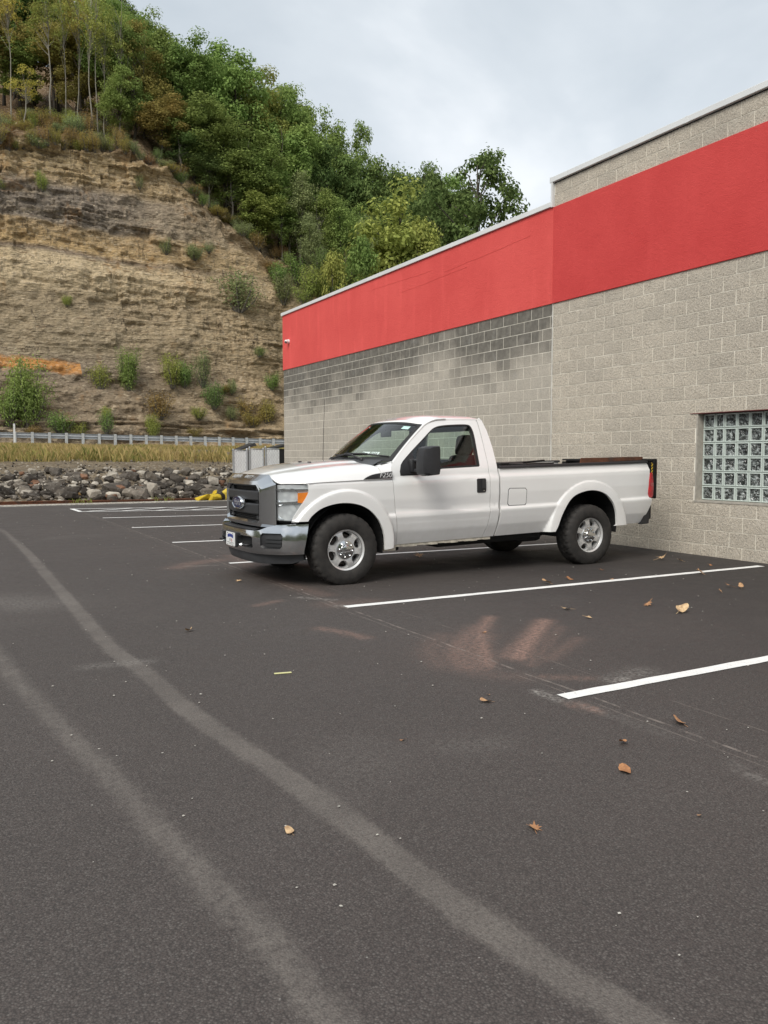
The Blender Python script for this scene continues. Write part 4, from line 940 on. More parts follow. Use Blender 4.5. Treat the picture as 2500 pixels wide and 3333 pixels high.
    for k in range(9):       # the plate's blue arched dealer word is too blurred to read: bold blue strokes in the same arch
        v = .088-k*.022; up = .010*(1-((k-4)/4)**2); mb = MB(); mb.box(px0-.0018, px0-.0004, v-.009, v-.0035, .497+up, .532+up); mb.box(px0-.0018, px0-.0004, v-.009, v+.006, .527+up, .534+up) if k % 2 else mb.box(px0-.0018, px0-.0004, v-.009, v+.004, .509+up, .515+up)
        mb.box(px0-.0018, px0-.0004, v+.002, v+.0075, .497+up, .532+up); mb.v = [T(*q) for q in mb.v]; tp(mb, 'plate_lettering', simple('plate_blue', (0.035, 0.06, 0.30), 0.5), lp_)
    for (v0, w0, w1, cl) in ((.012, .462, .476, (.06, .06, .06)), (.012, .480, .488, (.06, .06, .06)), (-.045, .458, .471, (.40, .05, .06)), (-.045, .476, .488, (.40, .05, .06))):
        mb = MB(); mb.box(px0-.0016, px0-.0003, v0-.012, v0+.012, w0, w1); mb.v = [T(*q) for q in mb.v]; tp(mb, 'plate_emblem', simple('plate_mark', cl, 0.5), lp_)
    for k in range(22):
        v = .105-k*.010; mb = MB(); mb.box(px0-.0016, px0-.0003, v-.004, v+.003, .440, .447); 
        if 5 < k < 17: mb.box(px0-.0016, px0-.0003, v-.004, v+.003, .424, .430)
        mb.v = [T(*q) for q in mb.v]; tp(mb, 'plate_small_print', simple('plate_print', (.10, .10, .10), 0.5), lp_) if k % 4 != 3 else None
    for v in (-.09, .09):
        for w in (.548, .420): mb = MB(); mb.lathe([(0, -.003), (.006, -.003), (.007, 0)], 8, 'y'); o = mb.build('plate_bolt', M_BLACK); o.rotation_euler = (0, 0, rad(-90)); o.location = T(px0-.001, v, w); bpy.context.view_layer.update(); tl(o, lp_)
    # ---- door mirror (tow mirror) on each door
    for s in (-1, 1):
        mr = MB(); sail = [(.79, 1.160), (.785, 1.20), (.81, 1.27), (.86, 1.318), (.985, 1.408), (.985, 1.20), (1.0, 1.165)]
        sl = tpatch('mirror_sail', [sail], side_fn(s), M_PLAST, step=.06, thick=.02, sgn=1 if s < 0 else -1, offset=.012)
        if s > 0: continue
        for w in (1.205, 1.315):
            mr.tube([T(.93, s*.93, w), T(.945, s*1.06, w+.006), T(.955, s*1.20, w+.006)], .019, 8)
        mr.box(.90, .975, -.99, -.90, 1.19, 1.335, .012)
        nb = len(mr.v); mr.v = mr.v[:48] + [T(x, -s*y, z) for x, y, z in mr.v[48:]]
        tp(mr, 'mirror_arm', M_PLAST, sl, angle=40)
        # the head: rounded wedge shell
        hd = MB(); y0, y1 = 1.105, 1.345
        fr_ = [(.855, 1.175), (.845, 1.22), (.85, 1.40), (.872, 1.455), (.93, 1.472), (1.055, 1.478), (1.065, 1.45), (1.068, 1.20), (1.055, 1.158), (.92, 1.150)]
        # cross-sections across the mirror width, bulging forward in the middle
        secs = [(1.125, .62, .93), (1.14, .92, .985), (1.165, 1.0, 1.0), (1.235, 1.0, 1.0), (1.285, .93, .985), (1.312, .70, .94)]
        vs = []; L = len(fr_)
        for yv, ks, kz in secs:
            for (u, w) in fr_: vs.append(T(1.062+(u-1.062)*ks, s*yv, 1.315+(w-1.315)*kz))
        hd.add(vs, [(i*L+j, i*L+(j+1) % L, (i+1)*L+(j+1) % L, (i+1)*L+j) for i in range(len(secs)-1) for j in range(L)] + [tuple(range(L)), tuple((len(secs)-1)*L+j for j in range(L))])
        h_ = tp(hd, 'mirror_head', M_PLAST, sl, angle=32)
    # ---- bed
    bf = MB(); bf.box(2.15, 4.66, -.47, .47, .58, .62); bf.v = [T(*q) for q in bf.v]; tp(bf, 'bed_floor', M_STEEL)
    bf = MB(); bf.box(2.152, 2.19, -.935, .935, .50, 1.205, .006); bf.v = [T(*q) for q in bf.v]; tp(bf, 'bed_front_wall', M_WHITE)
    lg = MB()                                                             # lift gate folded at the tail
    for v in (-.80, .80): lg.box(4.69, 4.73, v-.04, v+.04, .62, 1.205)
    lg.box(4.80, 4.835, -.88, .88, .72, 1.235, .004); lg.box(4.74, 4.80, -.885, -.845, .74, 1.20); lg.box(4.74, 4.80, .845, .885, .74, 1.20); lg.box(4.835, 4.86, -.885, -.80, .70, 1.235); lg.box(4.72, 4.86, -.87, .87, 1.215, 1.240)
    lg.v = [T(*q) for q in lg.v]; lf = tp(lg, 'lift_gate', M_STEEL); tag(lf, 'black steel lift gate folded up at the tail')
    mb = MB(); mb.tube([T(4.72, -.84, .80), T(4.78, -.85, .715)], .022, 8); mb.tube([T(4.775, -.87, 1.18), T(4.785, -.87, .78)], .012, 8); tp(mb, 'lift_arm', M_STEEL, lf)
    mb = MB(); mb.box(4.862, 4.870, -.88, -.83, 1.03, 1.19); mb.v = [T(*q) for q in mb.v]; tp(mb, 'reflector_strip', simple('faded_orange', (0.62, 0.36, 0.20), 0.5), lf)
    hz = NT('hazard_tape'); X, Y, Z = hz.sep(hz.pos()); st = hz.math('GREATER_THAN', hz.math('FRACT', hz.math('MULTIPLY', hz.math('ADD', hz.math('MULTIPLY', X, -0.9), Z), 24.0)), 0.5)
    hz.bsdf(hz.mix(st, (0.012, 0.012, 0.012), (0.70, 0.46, 0.02)), 0.5)
    mb = MB(); mb.box(4.752, 4.778, -.889, -.886, .93, 1.19); mb.v = [T(*q) for q in mb.v]; tp(mb, 'hazard_tape', hz.m, lf)
    rp = MB()
    rp.add([T(*q) for q in ((3.60, -.74, 1.215), (4.74, -.74, 1.228), (4.74, -.74, 1.272), (3.62, -.74, 1.282), (3.60, -.735, 1.215), (4.74, -.735, 1.228), (4.74, -.735, 1.272), (3.62, -.735, 1.282))], [(0, 1, 2, 3), (7, 6, 5, 4), (0, 4, 5, 1), (1, 5, 6, 2), (2, 6, 7, 3), (3, 7, 4, 0)])
    tp(rp, 'ramp_plate', M_RUST, lf)
    tb = MB(); tb.box(2.95, 3.50, .10, .60, .62, 1.23, .01); tb.box(3.05, 3.55, -.30, .05, .62, 1.222, .01); tb.tube([(3.1, -.2, 1.235), (3.5, -.15, 1.25)], .014, 6); tb.v = [T(*q) for q in tb.v]; tp(tb, 'bed_toolbox', M_STEEL)
    # rear bumper and mud flap
    rb = MB(); rb.box(4.58, 4.78, -.88, .88, .42, .62, .02); rb.v = [T(*q) for q in rb.v]; tp(rb, 'rear_bumper', M_STEEL)
    mf = MB(); mf.add([T(*q) for q in ((4.64, -.92, .62), (4.70, -.92, .62), (4.69, -.92, .37), (4.55, -.92, .365), (4.64, -.86, .62), (4.70, -.86, .62), (4.69, -.86, .37), (4.55, -.86, .365))], [(0, 1, 2, 3), (7, 6, 5, 4), (0, 4, 5, 1), (1, 5, 6, 2), (2, 6, 7, 3), (3, 7, 4, 0)]); tp(mf, 'mud_guard', M_PLAST)
    # ---- underbody
    ub = MB()
    for v in (-.42, .42): ub.box(-.55, 4.5, v-.04, v+.04, .40, .56)
    ub.box(-.62, .55, -.48, .48, .56, 1.08); ub.box(.55, 4.4, -.55, .55, .50, .57); ub.box(1.6, 1.75, -.45, .45, .40, .52); ub.box(1.35, 2.9, -.80, -.46, .285, .40, .03); ub.box(2.55, 2.95, -.78, -.5, .25, .37, .05); ub.box(.70, .82, -.84, -.5, .30, .40, .02)
    ub.tube([(1.0, .1, .36), (3.5, .05, .34)], .035, 10); ub.tube([(.08, -.80, .37), (.08, .80, .37)], .045, 10); ub.tube([(3.58, -.80, .33), (3.58, .80, .33)], .05, 10); ub.lathe([(0, -.16), (.10, -.12), (.145, 0), (.10, .12), (0, .16)], 16, 'y', (3.58, 0.05, .33)); ub.tube([(.9, .5, .33), (3.0, .55, .35), (3.6, .65, .5)], .035, 8)
    ub.box(-.45, .62, -.80, -.60, .90, 1.06); ub.box(-.45, .62, .60, .80, .90, 1.06)
    ub.v = [T(*q) for q in ub.v]; tp(ub, 'chassis', M_BLACK)
    sp = MB(); sp.lathe([(.14, -.1), (.36, -.11), (.38, -.05), (.38, .05), (.36, .11), (.14, .1)], 28, 'z', T(4.15, 0, .40)); tp(sp, 'spare_tyre', M_BLACK, angle=40)
    # ---- wheels
    M_TYRE = NT('tyre_rubber'); p = M_TYRE.pos(); M_TYRE.bsdf(M_TYRE.mix(M_TYRE.ramp(M_TYRE.noise(12, 5, .7, p), [(.35, 0), (.75, 1)]), (0.018, 0.017, 0.016), (0.042, 0.038, 0.034)), .78, 0, M_TYRE.bump(M_TYRE.noise(90, 3), .25, .003)); M_TYRE = M_TYRE.m
    M_ALU = simple('cast_aluminium', (0.70, 0.70, 0.69), 0.36, 0.45, 0.10, 30)
    M_BRK = simple('brake_iron', (0.05, 0.042, 0.036), 0.7, 0.4, 0.3, 30)
    TR = .392
    def tyre_mesh():
        mb = MB(); nseg = 168
        prof = [(.222, .015), (.235, .004), (.262, -.004), (.300, -.008), (.330, -.004), (.350, .004), (.366, .010), (.380, .020), (TR-.004, .040), (TR, .058), (TR, .095), (TR, .120), (TR, .150), (TR, .190), (TR-.004, .212), (.380, .230), (.35, .246), (.30, .256), (.25, .25), (.222, .24)]
        def rf(r, h, j, k):
            ph = k % 6
            if 6 <= j <= 8: return r-(.006 if (ph in (0, 1) if (k//6) % 2 else ph in (0,)) else 0)+(.004 if j == 6 and ph in (3, 4) else 0)
            if 9 <= j <= 13:
                g = (k+j*2) % 6
                return r-(.011 if g in (0, 1) else 0)-(.009 if j in (11,) else 0)
            return r
        mb.lathe(prof, nseg, 'y', rfun=rf); return mb
    ty = tyre_mesh()
    zc = .378
    ty.v = [(x, y, max(z, -zc+.001)) for x, y, z in ty.v]
    ty_me = mesh('tyre', ty.v, ty.f); ty_me.polygons.foreach_set('use_smooth', [True]*len(ty_me.polygons)); ty_me.set_sharp_from_angle(angle=rad(28))
    bm = bmesh.new(); bm.from_mesh(ty_me); bmesh.ops.recalc_face_normals(bm, faces=bm.faces[:]); bm.to_mesh(ty_me); bm.free(); ty_me.materials.append(M_TYRE)
    # rim: flange, six forked spokes, open windows
    rim = MB(); rim.lathe([(.205, .02), (.228, .004), (.236, .000), (.238, .006), (.232, .014), (.226, .03), (.216, .05), (.205, .06), (.198, .10), (.196, .20)], 72, 'y')
    def spoke_ring():
        # annular disc from hub to flange with six windows, dished
        loops = []; n = 120; outer = [(.213*math.cos(2*math.pi*k/n), .213*math.sin(2*math.pi*k/n)) for k in range(n)]; hole = [(.085*math.cos(2*math.pi*k/48), .085*math.sin(2*math.pi*k/48)) for k in range(48)]
        wins = []
        for q in range(6):
            th = 2*math.pi*(q+.5)/6+rad(90+30)
            P = [(.122, -.19), (.150, -.31), (.188, -.32), (.200, -.18), (.202, 0), (.200, .18), (.188, .32), (.150, .31), (.122, .19), (.117, 0)]
            wins.append([(r*math.cos(th+a), r*math.sin(th+a)) for r, a in catmull(P, 3, closed=True)])
        return [outer, hole]+wins
    lp = spoke_ring()
    def rim_fn(a, b): r = math.hypot(a, b); return (a, .030+.030*sstep(.21, .10, r)*0+.012*math.sin(math.pi*min(1, max(0, (r-.085)/.128)))*-1 + .010, b)
    tmp = patch('rim_face', lp, rim_fn, M_ALU, None, step=.03, thick=.05, sgn=1)
    # patch normal must face -y
    rim_face_me = tmp.data; bpy.data.objects.remove(tmp)
    rm_me = mesh('rim', rim.v, rim.f); bm = bmesh.new(); bm.from_mesh(rm_me); bmesh.ops.recalc_face_normals(bm, faces=bm.faces[:]); bm.to_mesh(rm_me); bm.free(); rm_me.polygons.foreach_set('use_smooth', [True]*len(rm_me.polygons)); rm_me.set_sharp_from_angle(angle=rad(35)); rm_me.materials.append(M_ALU)
    hc = MB(); hc.lathe([(0, -.018), (.04, -.018), (.052, -.014), (.056, -.002), (.060, .002), (.100, .010), (.104, .018), (.104, .05)], 40, 'y')
    for k in range(8):
        t = 2*math.pi*k/8+rad(22.5*0+90); hc.lathe([(0, -.016), (.006, -.015), (.0105, -.010), (.011, .012)], 8, 'y', (.078*math.cos(t), 0, .078*math.sin(t)))
    hc_me = mesh('hub_cap', hc.v, hc.f); bm = bmesh.new(); bm.from_mesh(hc_me); bmesh.ops.recalc_face_normals(bm, faces=bm.faces[:]); bm.to_mesh(hc_me); bm.free(); hc_me.polygons.foreach_set('use_smooth', [True]*len(hc_me.polygons)); hc_me.set_sharp_from_angle(angle=rad(30)); hc_me.materials.append(M_CHROME)
    bk = MB(); bk.lathe([(0, .09), (.165, .09), (.17, .10), (.17, .12), (.10, .125), (.10, .2)], 32, 'y'); bk.box(-.10, -.02, .075, .15, .09, .17, .015); bk_me = mesh('brake_disc', bk.v, bk.f); bk_me.materials.append(M_BRK)
    br = MB(); br.lathe([(0, .21), (.2, .21)], 24, 'y'); br_me = mesh('rim_back', br.v, br.f); br_me.materials.append(M_BLACK)
    for u, s, rot in ((.085, -1, 8), (3.585, -1, 22), (.085, 1, 0), (3.585, 1, 40)):
        y_out = YC+s*.985
        whl = bpy.data.objects.new('wheel', ty_me); col.objects.link(whl); whl.location = (XF+u, y_out, zc); whl.rotation_euler = (0, 0, 0 if s < 0 else math.pi)
        bpy.context.view_layer.update(); tl(whl)
        for nm, me in (('rim', rm_me), ('rim_spokes', rim_face_me), ('hub_cap', hc_me), ('brake_disc', bk_me), ('rim_back', br_me)):
            o = bpy.data.objects.new(nm, me); col.objects.link(o); o.parent = whl; o.location = (0, .012 if nm != 'hub_cap' else .022, 0); o.rotation_euler = (0, rad(rot), 0)
build_truck()
# ================================================================ far bank, road, rock cut and hill
def vnoise(x, y, seed=0):
    x = np.asarray(x, float); y = np.asarray(y, float); xi = np.floor(x).astype(np.int64); yi = np.floor(y).astype(np.int64); xf = x-xi; yf = y-yi
    def h(a, b):
        n = (a*374761393 + b*668265263 + seed*982451653) & 0x7fffffff; n = ((n ^ (n >> 13))*1274126177) & 0x7fffffff; return ((n ^ (n >> 16)) & 0xffff)/65535.0
    u = xf*xf*(3-2*xf); v = yf*yf*(3-2*yf)
    return (h(xi, yi)*(1-u)+h(xi+1, yi)*u)*(1-v)+(h(xi, yi+1)*(1-u)+h(xi+1, yi+1)*u)*v
def fbm(x, y, o=4, seed=0): return sum(vnoise(x*2**i, y*2**i, seed+i)*0.5**i for i in range(o))/sum(0.5**i for i in range(o))-0.5

EY = [24.0, 25.0, 25.8, 26.6, 28.0, 30.0, 32.5, 36.0, 43.0, 50.0, 52.0, 53.2, 60]
EZ = [-0.06, -0.03, -0.02, 0.18, 0.48, 0.80, 0.96, 1.14, 1.60, 2.02, 2.14, 2.16, 2.16]
def ez(X, Y): return np.interp(Y, EY, EZ) - 0.017*(np.asarray(X)-5)*np.clip((np.asarray(Y)-36)/14, 0, 1)
RX = [-40, 5, 12, 15, 17, 20, 23, 27, 30, 33, 40, 60, 110]; RZt = [24.8, 23.7, 24.3, 23.8, 22.8, 20.9, 19.0, 16.6, 14.4, 12.0, 8.5, 6.0, 5.0]
def ridge(X): X = np.asarray(X, float); return np.interp(X, RX, RZt)+(vnoise(X*0.6, X*0, 5)-.5)*1.3+(vnoise(X*2.1, X*0, 6)-.5)*.55
def hill_z(X, Y):
    t = np.maximum(0, np.asarray(Y)-65.5); return ridge(np.asarray(X)-0.55*t)+0.4 + 0.62*np.minimum(t, 9)+0.5*np.clip(t-9, 0, 60)

def m_bank():
    m = NT('bank_soil'); p = m.pos()
    c = m.mix(m.ramp(m.noise(1.2, 5, 0.65, p), [(0.3, 0), (0.7, 1)]), (0.13, 0.10, 0.068), (0.27, 0.215, 0.145))
    v = m.voro(9, p, 'F1', 'Color'); c = m.mix(m.ramp(m.sep(v)[0], [(0.55, 0), (1.0, 0.7)]), c, (0.34, 0.30, 0.235))
    c = m.mix(m.ramp(m.voro(9, p), [(0.3, 0), (0.7, 0.6)]), c, (0.07, 0.055, 0.04))
    m.bsdf(c, 0.95, 0, m.bump(m.math('ADD', m.voro(9, p), m.noise(20, 4)), 0.8, 0.06), spec=0.1); return m.m
def build_bank():
    xs = np.arange(-30, 45.1, 0.3); ys = np.concatenate([np.arange(24.0, 37, 0.2), np.arange(37, 60.1, 0.4)]); XX, YY = np.meshgrid(xs, ys)
    ZZ = ez(XX, YY) + fbm(XX*0.7, YY*0.7, 4, 3)*0.22*np.clip((YY-25.6)/1.5, 0, 1)*np.clip((53-YY)/3, 0, 1)
    # the lot's ground stays below the asphalt and clear of the building
    n = len(xs); idx = np.arange(XX.size).reshape(XX.shape); f = np.stack([idx[:-1, :-1], idx[:-1, 1:], idx[1:, 1:], idx[1:, :-1]], -1).reshape(-1, 4)
    me = bpy.data.meshes.new('embankment'); me.from_pydata(np.stack([XX, YY, ZZ], -1).reshape(-1, 3).tolist(), [], f.tolist()); me.update(); me.polygons.foreach_set('use_smooth', [True]*len(me.polygons))
    o = link('embankment', me, m_bank()); tag(o, kind='structure')
    g = MB(); g.add([(-400, -400, -0.5), (400, -400, -0.5), (400, 500, -0.5), (-400, 500, -0.5)], [(0, 1, 2, 3)]); o = g.build('ground', simple('far_ground', (0.10, 0.09, 0.06), 0.95, 0, 0.3, 0.2), fix=False); tag(o, kind='structure')
    v = []; f = []
    for i in range(61):
        X = -60+i*2.5; v += [(X, 53.3, float(ez(X, 53))+0.02), (X, 57.6, float(ez(X, 53))+0.02)]
        if i: f.append((2*i-2, 2*i, 2*i+1, 2*i-1))
    o = link('road', mesh('road', v, f), simple('road_asphalt', (0.07, 0.068, 0.065), 0.85, 0, 0.15, 3)); tag(o, kind='structure')
    # pale grit strip at the lot's edge
    rg = random.Random(8); v = []; f = []
    for i in range(141):
        X = -18+i*0.2; v += [(X, 24.86+rg.uniform(-.08, .1), 0.006), (X, 25.3, 0.03), (X, 25.75, -0.005)]
        if i: k = 3*i; f += [(k-3, k, k+1, k-2), (k-2, k+1, k+2, k-1)]
    m = NT('pale_grit'); p = m.pos(); c = m.mix(m.ramp(m.voro(26, p, 'F1', 'Color'), [(0.2, 0), (0.9, 1)]), (0.20, 0.18, 0.15), (0.50, 0.47, 0.41)); m.bsdf(c, 0.95, 0, m.bump(m.voro(26, p), 0.8, 0.02))
    o = link('gravel_strip', mesh('gravel_strip', v, f), m.m); tag(o, kind='structure')
build_bank()
def hit_bank(px, py):
    d = ray(px, py); t = 24.0
    while t < 70:
        q = d*t; z = q[2]+CAM_H
        if z <= float(ez(q[0], q[1])): break
        t += 0.08
    return np.array([q[0], q[1], float(ez(q[0], q[1]))]), t

# ---- rock cut
def cliff_profile(t, X):
    """t 0..1 up the face -> (Y, z)"""
    H = ridge(X); tal = np.minimum(8.3, 0.42*H); b = 2.1-0.017*(X-5)*0.6
    T_ = [0, .26, .90, .94, 1.0]; 
    Yv = np.interp(t, T_, [57.4, 61.0, 64.6, 65.4, 66.4]); 
    z = np.where(t < .26, b+(tal-b)*(t/.26), np.where(t < .90, tal+(H-tal)*((t-.26)/.64), np.where(t < .94, H+0.30*((t-.90)/.04), H+0.3+0.7*((t-.94)/.06))))
    return Yv, z
def m_cliff():
    m = NT('layered_rock'); p = m.pos(); X, Y, Z = m.sep(p)
    warp = m.math('MULTIPLY', m.math('SUBTRACT', m.noise(0.16, 4, 0.55, p), 0.5), 1.3)
    zz = m.math('ADD', m.math('ADD', Z, m.math('MULTIPLY', m.math('SUBTRACT', X, 10.0), 0.012)), warp)
    f = m.math('DIVIDE', zz, 26.0)
    bands = m.ramp(f, [(0.0, (0.232, 0.194, 0.147)), (0.20, (0.256, 0.212, 0.161)), (0.30, (0.232, 0.198, 0.163)), (0.345, (0.310, 0.267, 0.198)), (0.49, (0.364, 0.310, 0.225)), (0.51, (0.527, 0.449, 0.318)), (0.60, (0.558, 0.473, 0.333)), (0.615, (0.186, 0.155, 0.132)), (0.63, (0.465, 0.349, 0.194)), (0.69, (0.388, 0.302, 0.189)), (0.705, (0.225, 0.205, 0.185)), (0.80, (0.235, 0.212, 0.190)), (0.83, (0.403, 0.318, 0.198)), (0.90, (0.480, 0.388, 0.240)), (0.94, (0.202, 0.147, 0.093))])
    tan = m.mix(m.noise(0.5, 4, 0.6, p), (.31, .245, .155), (.47, .385, .26))
    c = m.mix(m.math('MULTIPLY', m.ramp(X, [(0.13, 0.0), (0.26, 0.8)]) if False else m.math('MULTIPLY', m.math('SUBTRACT', X, 11.0), 0.09, clamp=True), 0.72), bands, tan)
    # thin bedding
    st = m.map(p, (0.16, 0.16, 2.6)); b1 = m.noise(1.0, 7, 0.68, st, 0.9); st2 = m.map(p, (0.5, 0.5, 9.0)); b2 = m.noise(1.0, 5, 0.7, st2, 0.6)
    c = m.mix(m.ramp(b1, [(0.33, 0.70), (0.39, 0.0)]), c, (.085, .072, .058))
    c = m.mix(m.ramp(b2, [(0.36, 0.65), (0.42, 0.0)]), c, (.085, .072, .058))
    vj = m.math('ABSOLUTE', m.math('SUBTRACT', m.noise(1.0, 4, 0.6, m.map(p, (0.9, 0.9, 0.16)), 0.5), 0.5)); c = m.mix(m.math('MULTIPLY', m.ramp(vj, [(0.006, 0.7), (0.016, 0.0)]), m.ramp(m.noise(0.5, 3, 0.6, p), [(0.45, 0), (0.6, 1)])), c, (.075, .062, .05))
    c = m.mix(m.ramp(b1, [(0.56, 0.0), (0.72, 0.6)]), c, (.58, .51, .39))
    fine = m.noise(6, 5, 0.7, p); c = m.mix(m.ramp(fine, [(0.35, 0.35), (0.55, 0.0)]), c, (.12, .10, .08)); c = m.mix(m.ramp(fine, [(0.62, 0.0), (0.75, 0.4)]), c, (.42, .37, .29))
    # iron-stained orange bed low on the face
    d = m.math('SUBTRACT', m.math('ADD', Z, m.math('MULTIPLY', m.math('SUBTRACT', X, 6.0), 0.06)), 7.75)
    om = m.math('MULTIPLY', m.ramp(m.math('ABSOLUTE', m.math('ADD', d, m.math('MULTIPLY', m.math('SUBTRACT', m.noise(0.9, 3), 0.5), 0.9))), [(0.28, 1.0), (0.52, 0.0)]), m.math('LESS_THAN', X, 9.3))
    c = m.mix(m.math('MULTIPLY', om, 0.9), c, m.mix(m.noise(3, 4, 0.6, p), (.46, .17, .03), (.52, .33, .15)))
    # ochre seep stains
    c = m.mix(m.math('MULTIPLY', m.ramp(m.noise(0.45, 4, 0.6, m.map(p, (1, 1, 0.5), (4, 2, 9))), [(0.58, 0), (0.70, 0.55)]), m.ramp(m.noise(2.5, 3), [(0.4, 0), (0.6, 1)])), c, (.36, .20, .07))
    # leaf litter on flat tops
    nrm = m.sep(m.n('NewGeometry').outputs['Normal'])[2]; lit = m.math('MULTIPLY', m.ramp(nrm, [(0.62, 0.0), (0.82, 1.0)]), m.math('GREATER_THAN', Z, 9.0))
    c = m.mix(m.math('MULTIPLY', lit, 0.85), c, m.mix(m.noise(2, 4, 0.7, p), (.065, .045, .028), (.15, .10, .055)))
    vs_ = m.voro(5.0, m.map(p, (1, 1, 1.8)), 'F1', 'Color'); c = m.mix(m.math('MULTIPLY', m.ramp(m.sep(vs_)[0], [(0.80, 0), (1.0, 0.45)]), m.ramp(Z, [(0.0, 1.0), (1.0, 1.0)])), c, (.56, .50, .40)); c = m.mix(m.ramp(m.sep(vs_)[1], [(0.0, 0.45), (0.2, 0)]), c, (.13, .11, .085))
    h = m.math('ADD', m.math('MULTIPLY', b1, 1.2), m.math('ADD', m.math('MULTIPLY', b2, 0.7), m.math('ADD', m.math('MULTIPLY', fine, 0.8), m.math('MULTIPLY', m.voro(3.2, m.map(p, (1, 1, 2.2))), -0.5))))
    m.bsdf(m.mix(1.0, c, (1.22, 1.13, 1.01), 'MULTIPLY'), 0.93, 0, m.bump(h, 1.0, 0.20), spec=0.12); return m.m
def build_cliff():
    xs = np.concatenate([np.arange(-26, 2, 0.4), np.arange(2, 34, 0.075), np.arange(34, 62, 0.5)]); ts = np.concatenate([np.linspace(0, 1, 300)])
    XX, TT = np.meshgrid(xs, ts); YY, ZZ = cliff_profile(TT, XX)
    zz = ZZ + 0.012*(XX-10) + fbm(XX*0.12, ZZ*0.12, 3, 5)*0.9
    face = np.clip((TT-.24)/.06, 0, 1)*np.clip((.955-TT)/.05, 0, 1)
    # ledges: beds stand proud or recede, each with its own ragged front
    zb = zz/0.75+fbm(zz*0.55, zz*0.0+.3, 2, 11)*3.2; bed = np.floor(zb); off = vnoise(bed*1.7, XX*0.07, 21)-0.5
    zb2 = zz/0.26+fbm(zz*1.1, XX*0.05, 2, 13)*3.0; bed2 = np.floor(zb2); off2 = vnoise(bed2*2.3, XX*0.3, 31)-0.5
    rough = np.clip(0.55+fbm(XX*0.13, zz*0.22, 3, 17)*2.6, 0.12, 1.3)*np.clip(1.25-(XX-8)*0.028, 0.45, 1.2)
    blocky = vnoise(np.floor(XX/1.3+bed*0.37+fbm(XX*.3, bed, 2, 3))*3.1, bed, 41)-0.5; blocky2 = vnoise(np.floor(XX/0.4+bed2*0.41)*3.1, bed2, 43)-0.5
    disp = rough*(off*0.55 + off2*0.30 + blocky*0.50 + blocky2*0.22) + fbm(XX*0.22, zz*0.2, 4, 51)*1.5 + fbm(XX*1.7, zz*2.6, 3, 61)*0.34
    pale = np.exp(-((zz-14.4)/1.1)**2); disp += pale*0.45
    crest = np.exp(-((TT-.895)/.018)**2); disp += crest*(0.55*(vnoise(np.floor(XX/1.7), 0*XX, 71))) - np.exp(-((TT-.865)/.02)**2)*0.5*vnoise(XX*0.4, 0*XX, 72)
    tal = np.clip((.27-TT)/.05, 0, 1); dt = fbm(XX*0.5, TT*26, 4, 81)*1.4 + fbm(XX*3, TT*120, 3, 83)*0.28
    low = np.exp(-((TT-.055)/.028)**2); lb = np.floor(TT*150); dt += low*((vnoise(lb*1.9, XX*0.35, 91)-.5)*1.2+.35)
    D = disp*face*np.clip(ridge(XX)/20, .3, 1) + dt*tal
    YY = YY - D*0.96; ZZ = ZZ + D*0.12 + fbm(XX*0.5, YY*0.5, 3, 95)*0.6*np.clip((TT-.93)/.03, 0, 1)
    # hill behind
    yb = np.array([67.5, 69, 71, 73.5, 77, 82, 90, 105, 130]); HX = np.repeat(xs[None, :], len(yb), 0); HY = np.repeat(yb[:, None], len(xs), 1); HZ_ = hill_z(HX, HY)+fbm(HX*0.25, HY*0.25, 4, 97)*1.2
    V = np.concatenate([np.stack([XX, YY, ZZ], -1), np.stack([HX, HY, HZ_], -1)], 0); nr, nc = V.shape[:2]
    idx = np.arange(nr*nc).reshape(nr, nc); f = np.stack([idx[:-1, :-1], idx[:-1, 1:], idx[1:, 1:], idx[1:, :-1]], -1).reshape(-1, 4)
    me = bpy.data.meshes.new('hillside'); me.vertices.add(nr*nc); me.vertices.foreach_set('co', V.reshape(-1).astype(np.float32)); me.loops.add(f.size); me.loops.foreach_set('vertex_index', f.reshape(-1).astype(np.int32)); me.polygons.add(len(f)); me.polygons.foreach_set('loop_start', np.arange(0, f.size, 4, dtype=np.int32)); me.polygons.foreach_set('loop_total', np.full(len(f), 4, np.int32)); me.update(calc_edges=True); me.validate()
    o = link('hillside', me, m_cliff()); tag(o, kind='structure'); return V[:len(ts)], xs, ts
CL_V, CL_X, CL_T = build_cliff()
def hit_cliff(px, py):
    """point where the pixel's ray meets the built face"""
    d = ray(px, py); P = CL_V.reshape(-1, 3)-np.array([0, 0, CAM_H]); dep = P @ _f; ok = dep > 1
    sx = CX+F_PX*(P @ _r)/dep; sy = CY-F_PX*(P @ _u)/dep; k = np.argmin((sx-px)**2+(sy-py)**2+np.where(ok, 0, 1e9)); return P[k]+np.array([0, 0, CAM_H]), dep[k]

# ---- rusty rail at the foot of the rocks
def rail():
    mb = MB(); prof = [(-.06, 0), (.06, 0), (.06, .012), (.012, .022), (.012, .075), (.033, .085), (.033, .112), (-.033, .112), (-.033, .085), (-.012, .075), (-.012, .022), (-.06, .012)]
    n = 40; vs = []
    for i in range(n+1):
        X = -9+i*(16.4/n); vs += [(X, 25.72+a+0.03*math.sin(X*0.6), b-0.02+0.015*math.sin(X*0.8)) for a, b in prof]
    L = len(prof); mb.add(vs, [(i*L+j, i*L+(j+1) % L, (i+1)*L+(j+1) % L, (i+1)*L+j) for i in range(n) for j in range(L)]+[tuple(range(L)), tuple(n*L+j for j in range(L))])
    o = mb.build('steel_rail', M_RUST); tag(o, 'long rusty steel rail lying along the foot of the rock bank', 'rail')
rail()

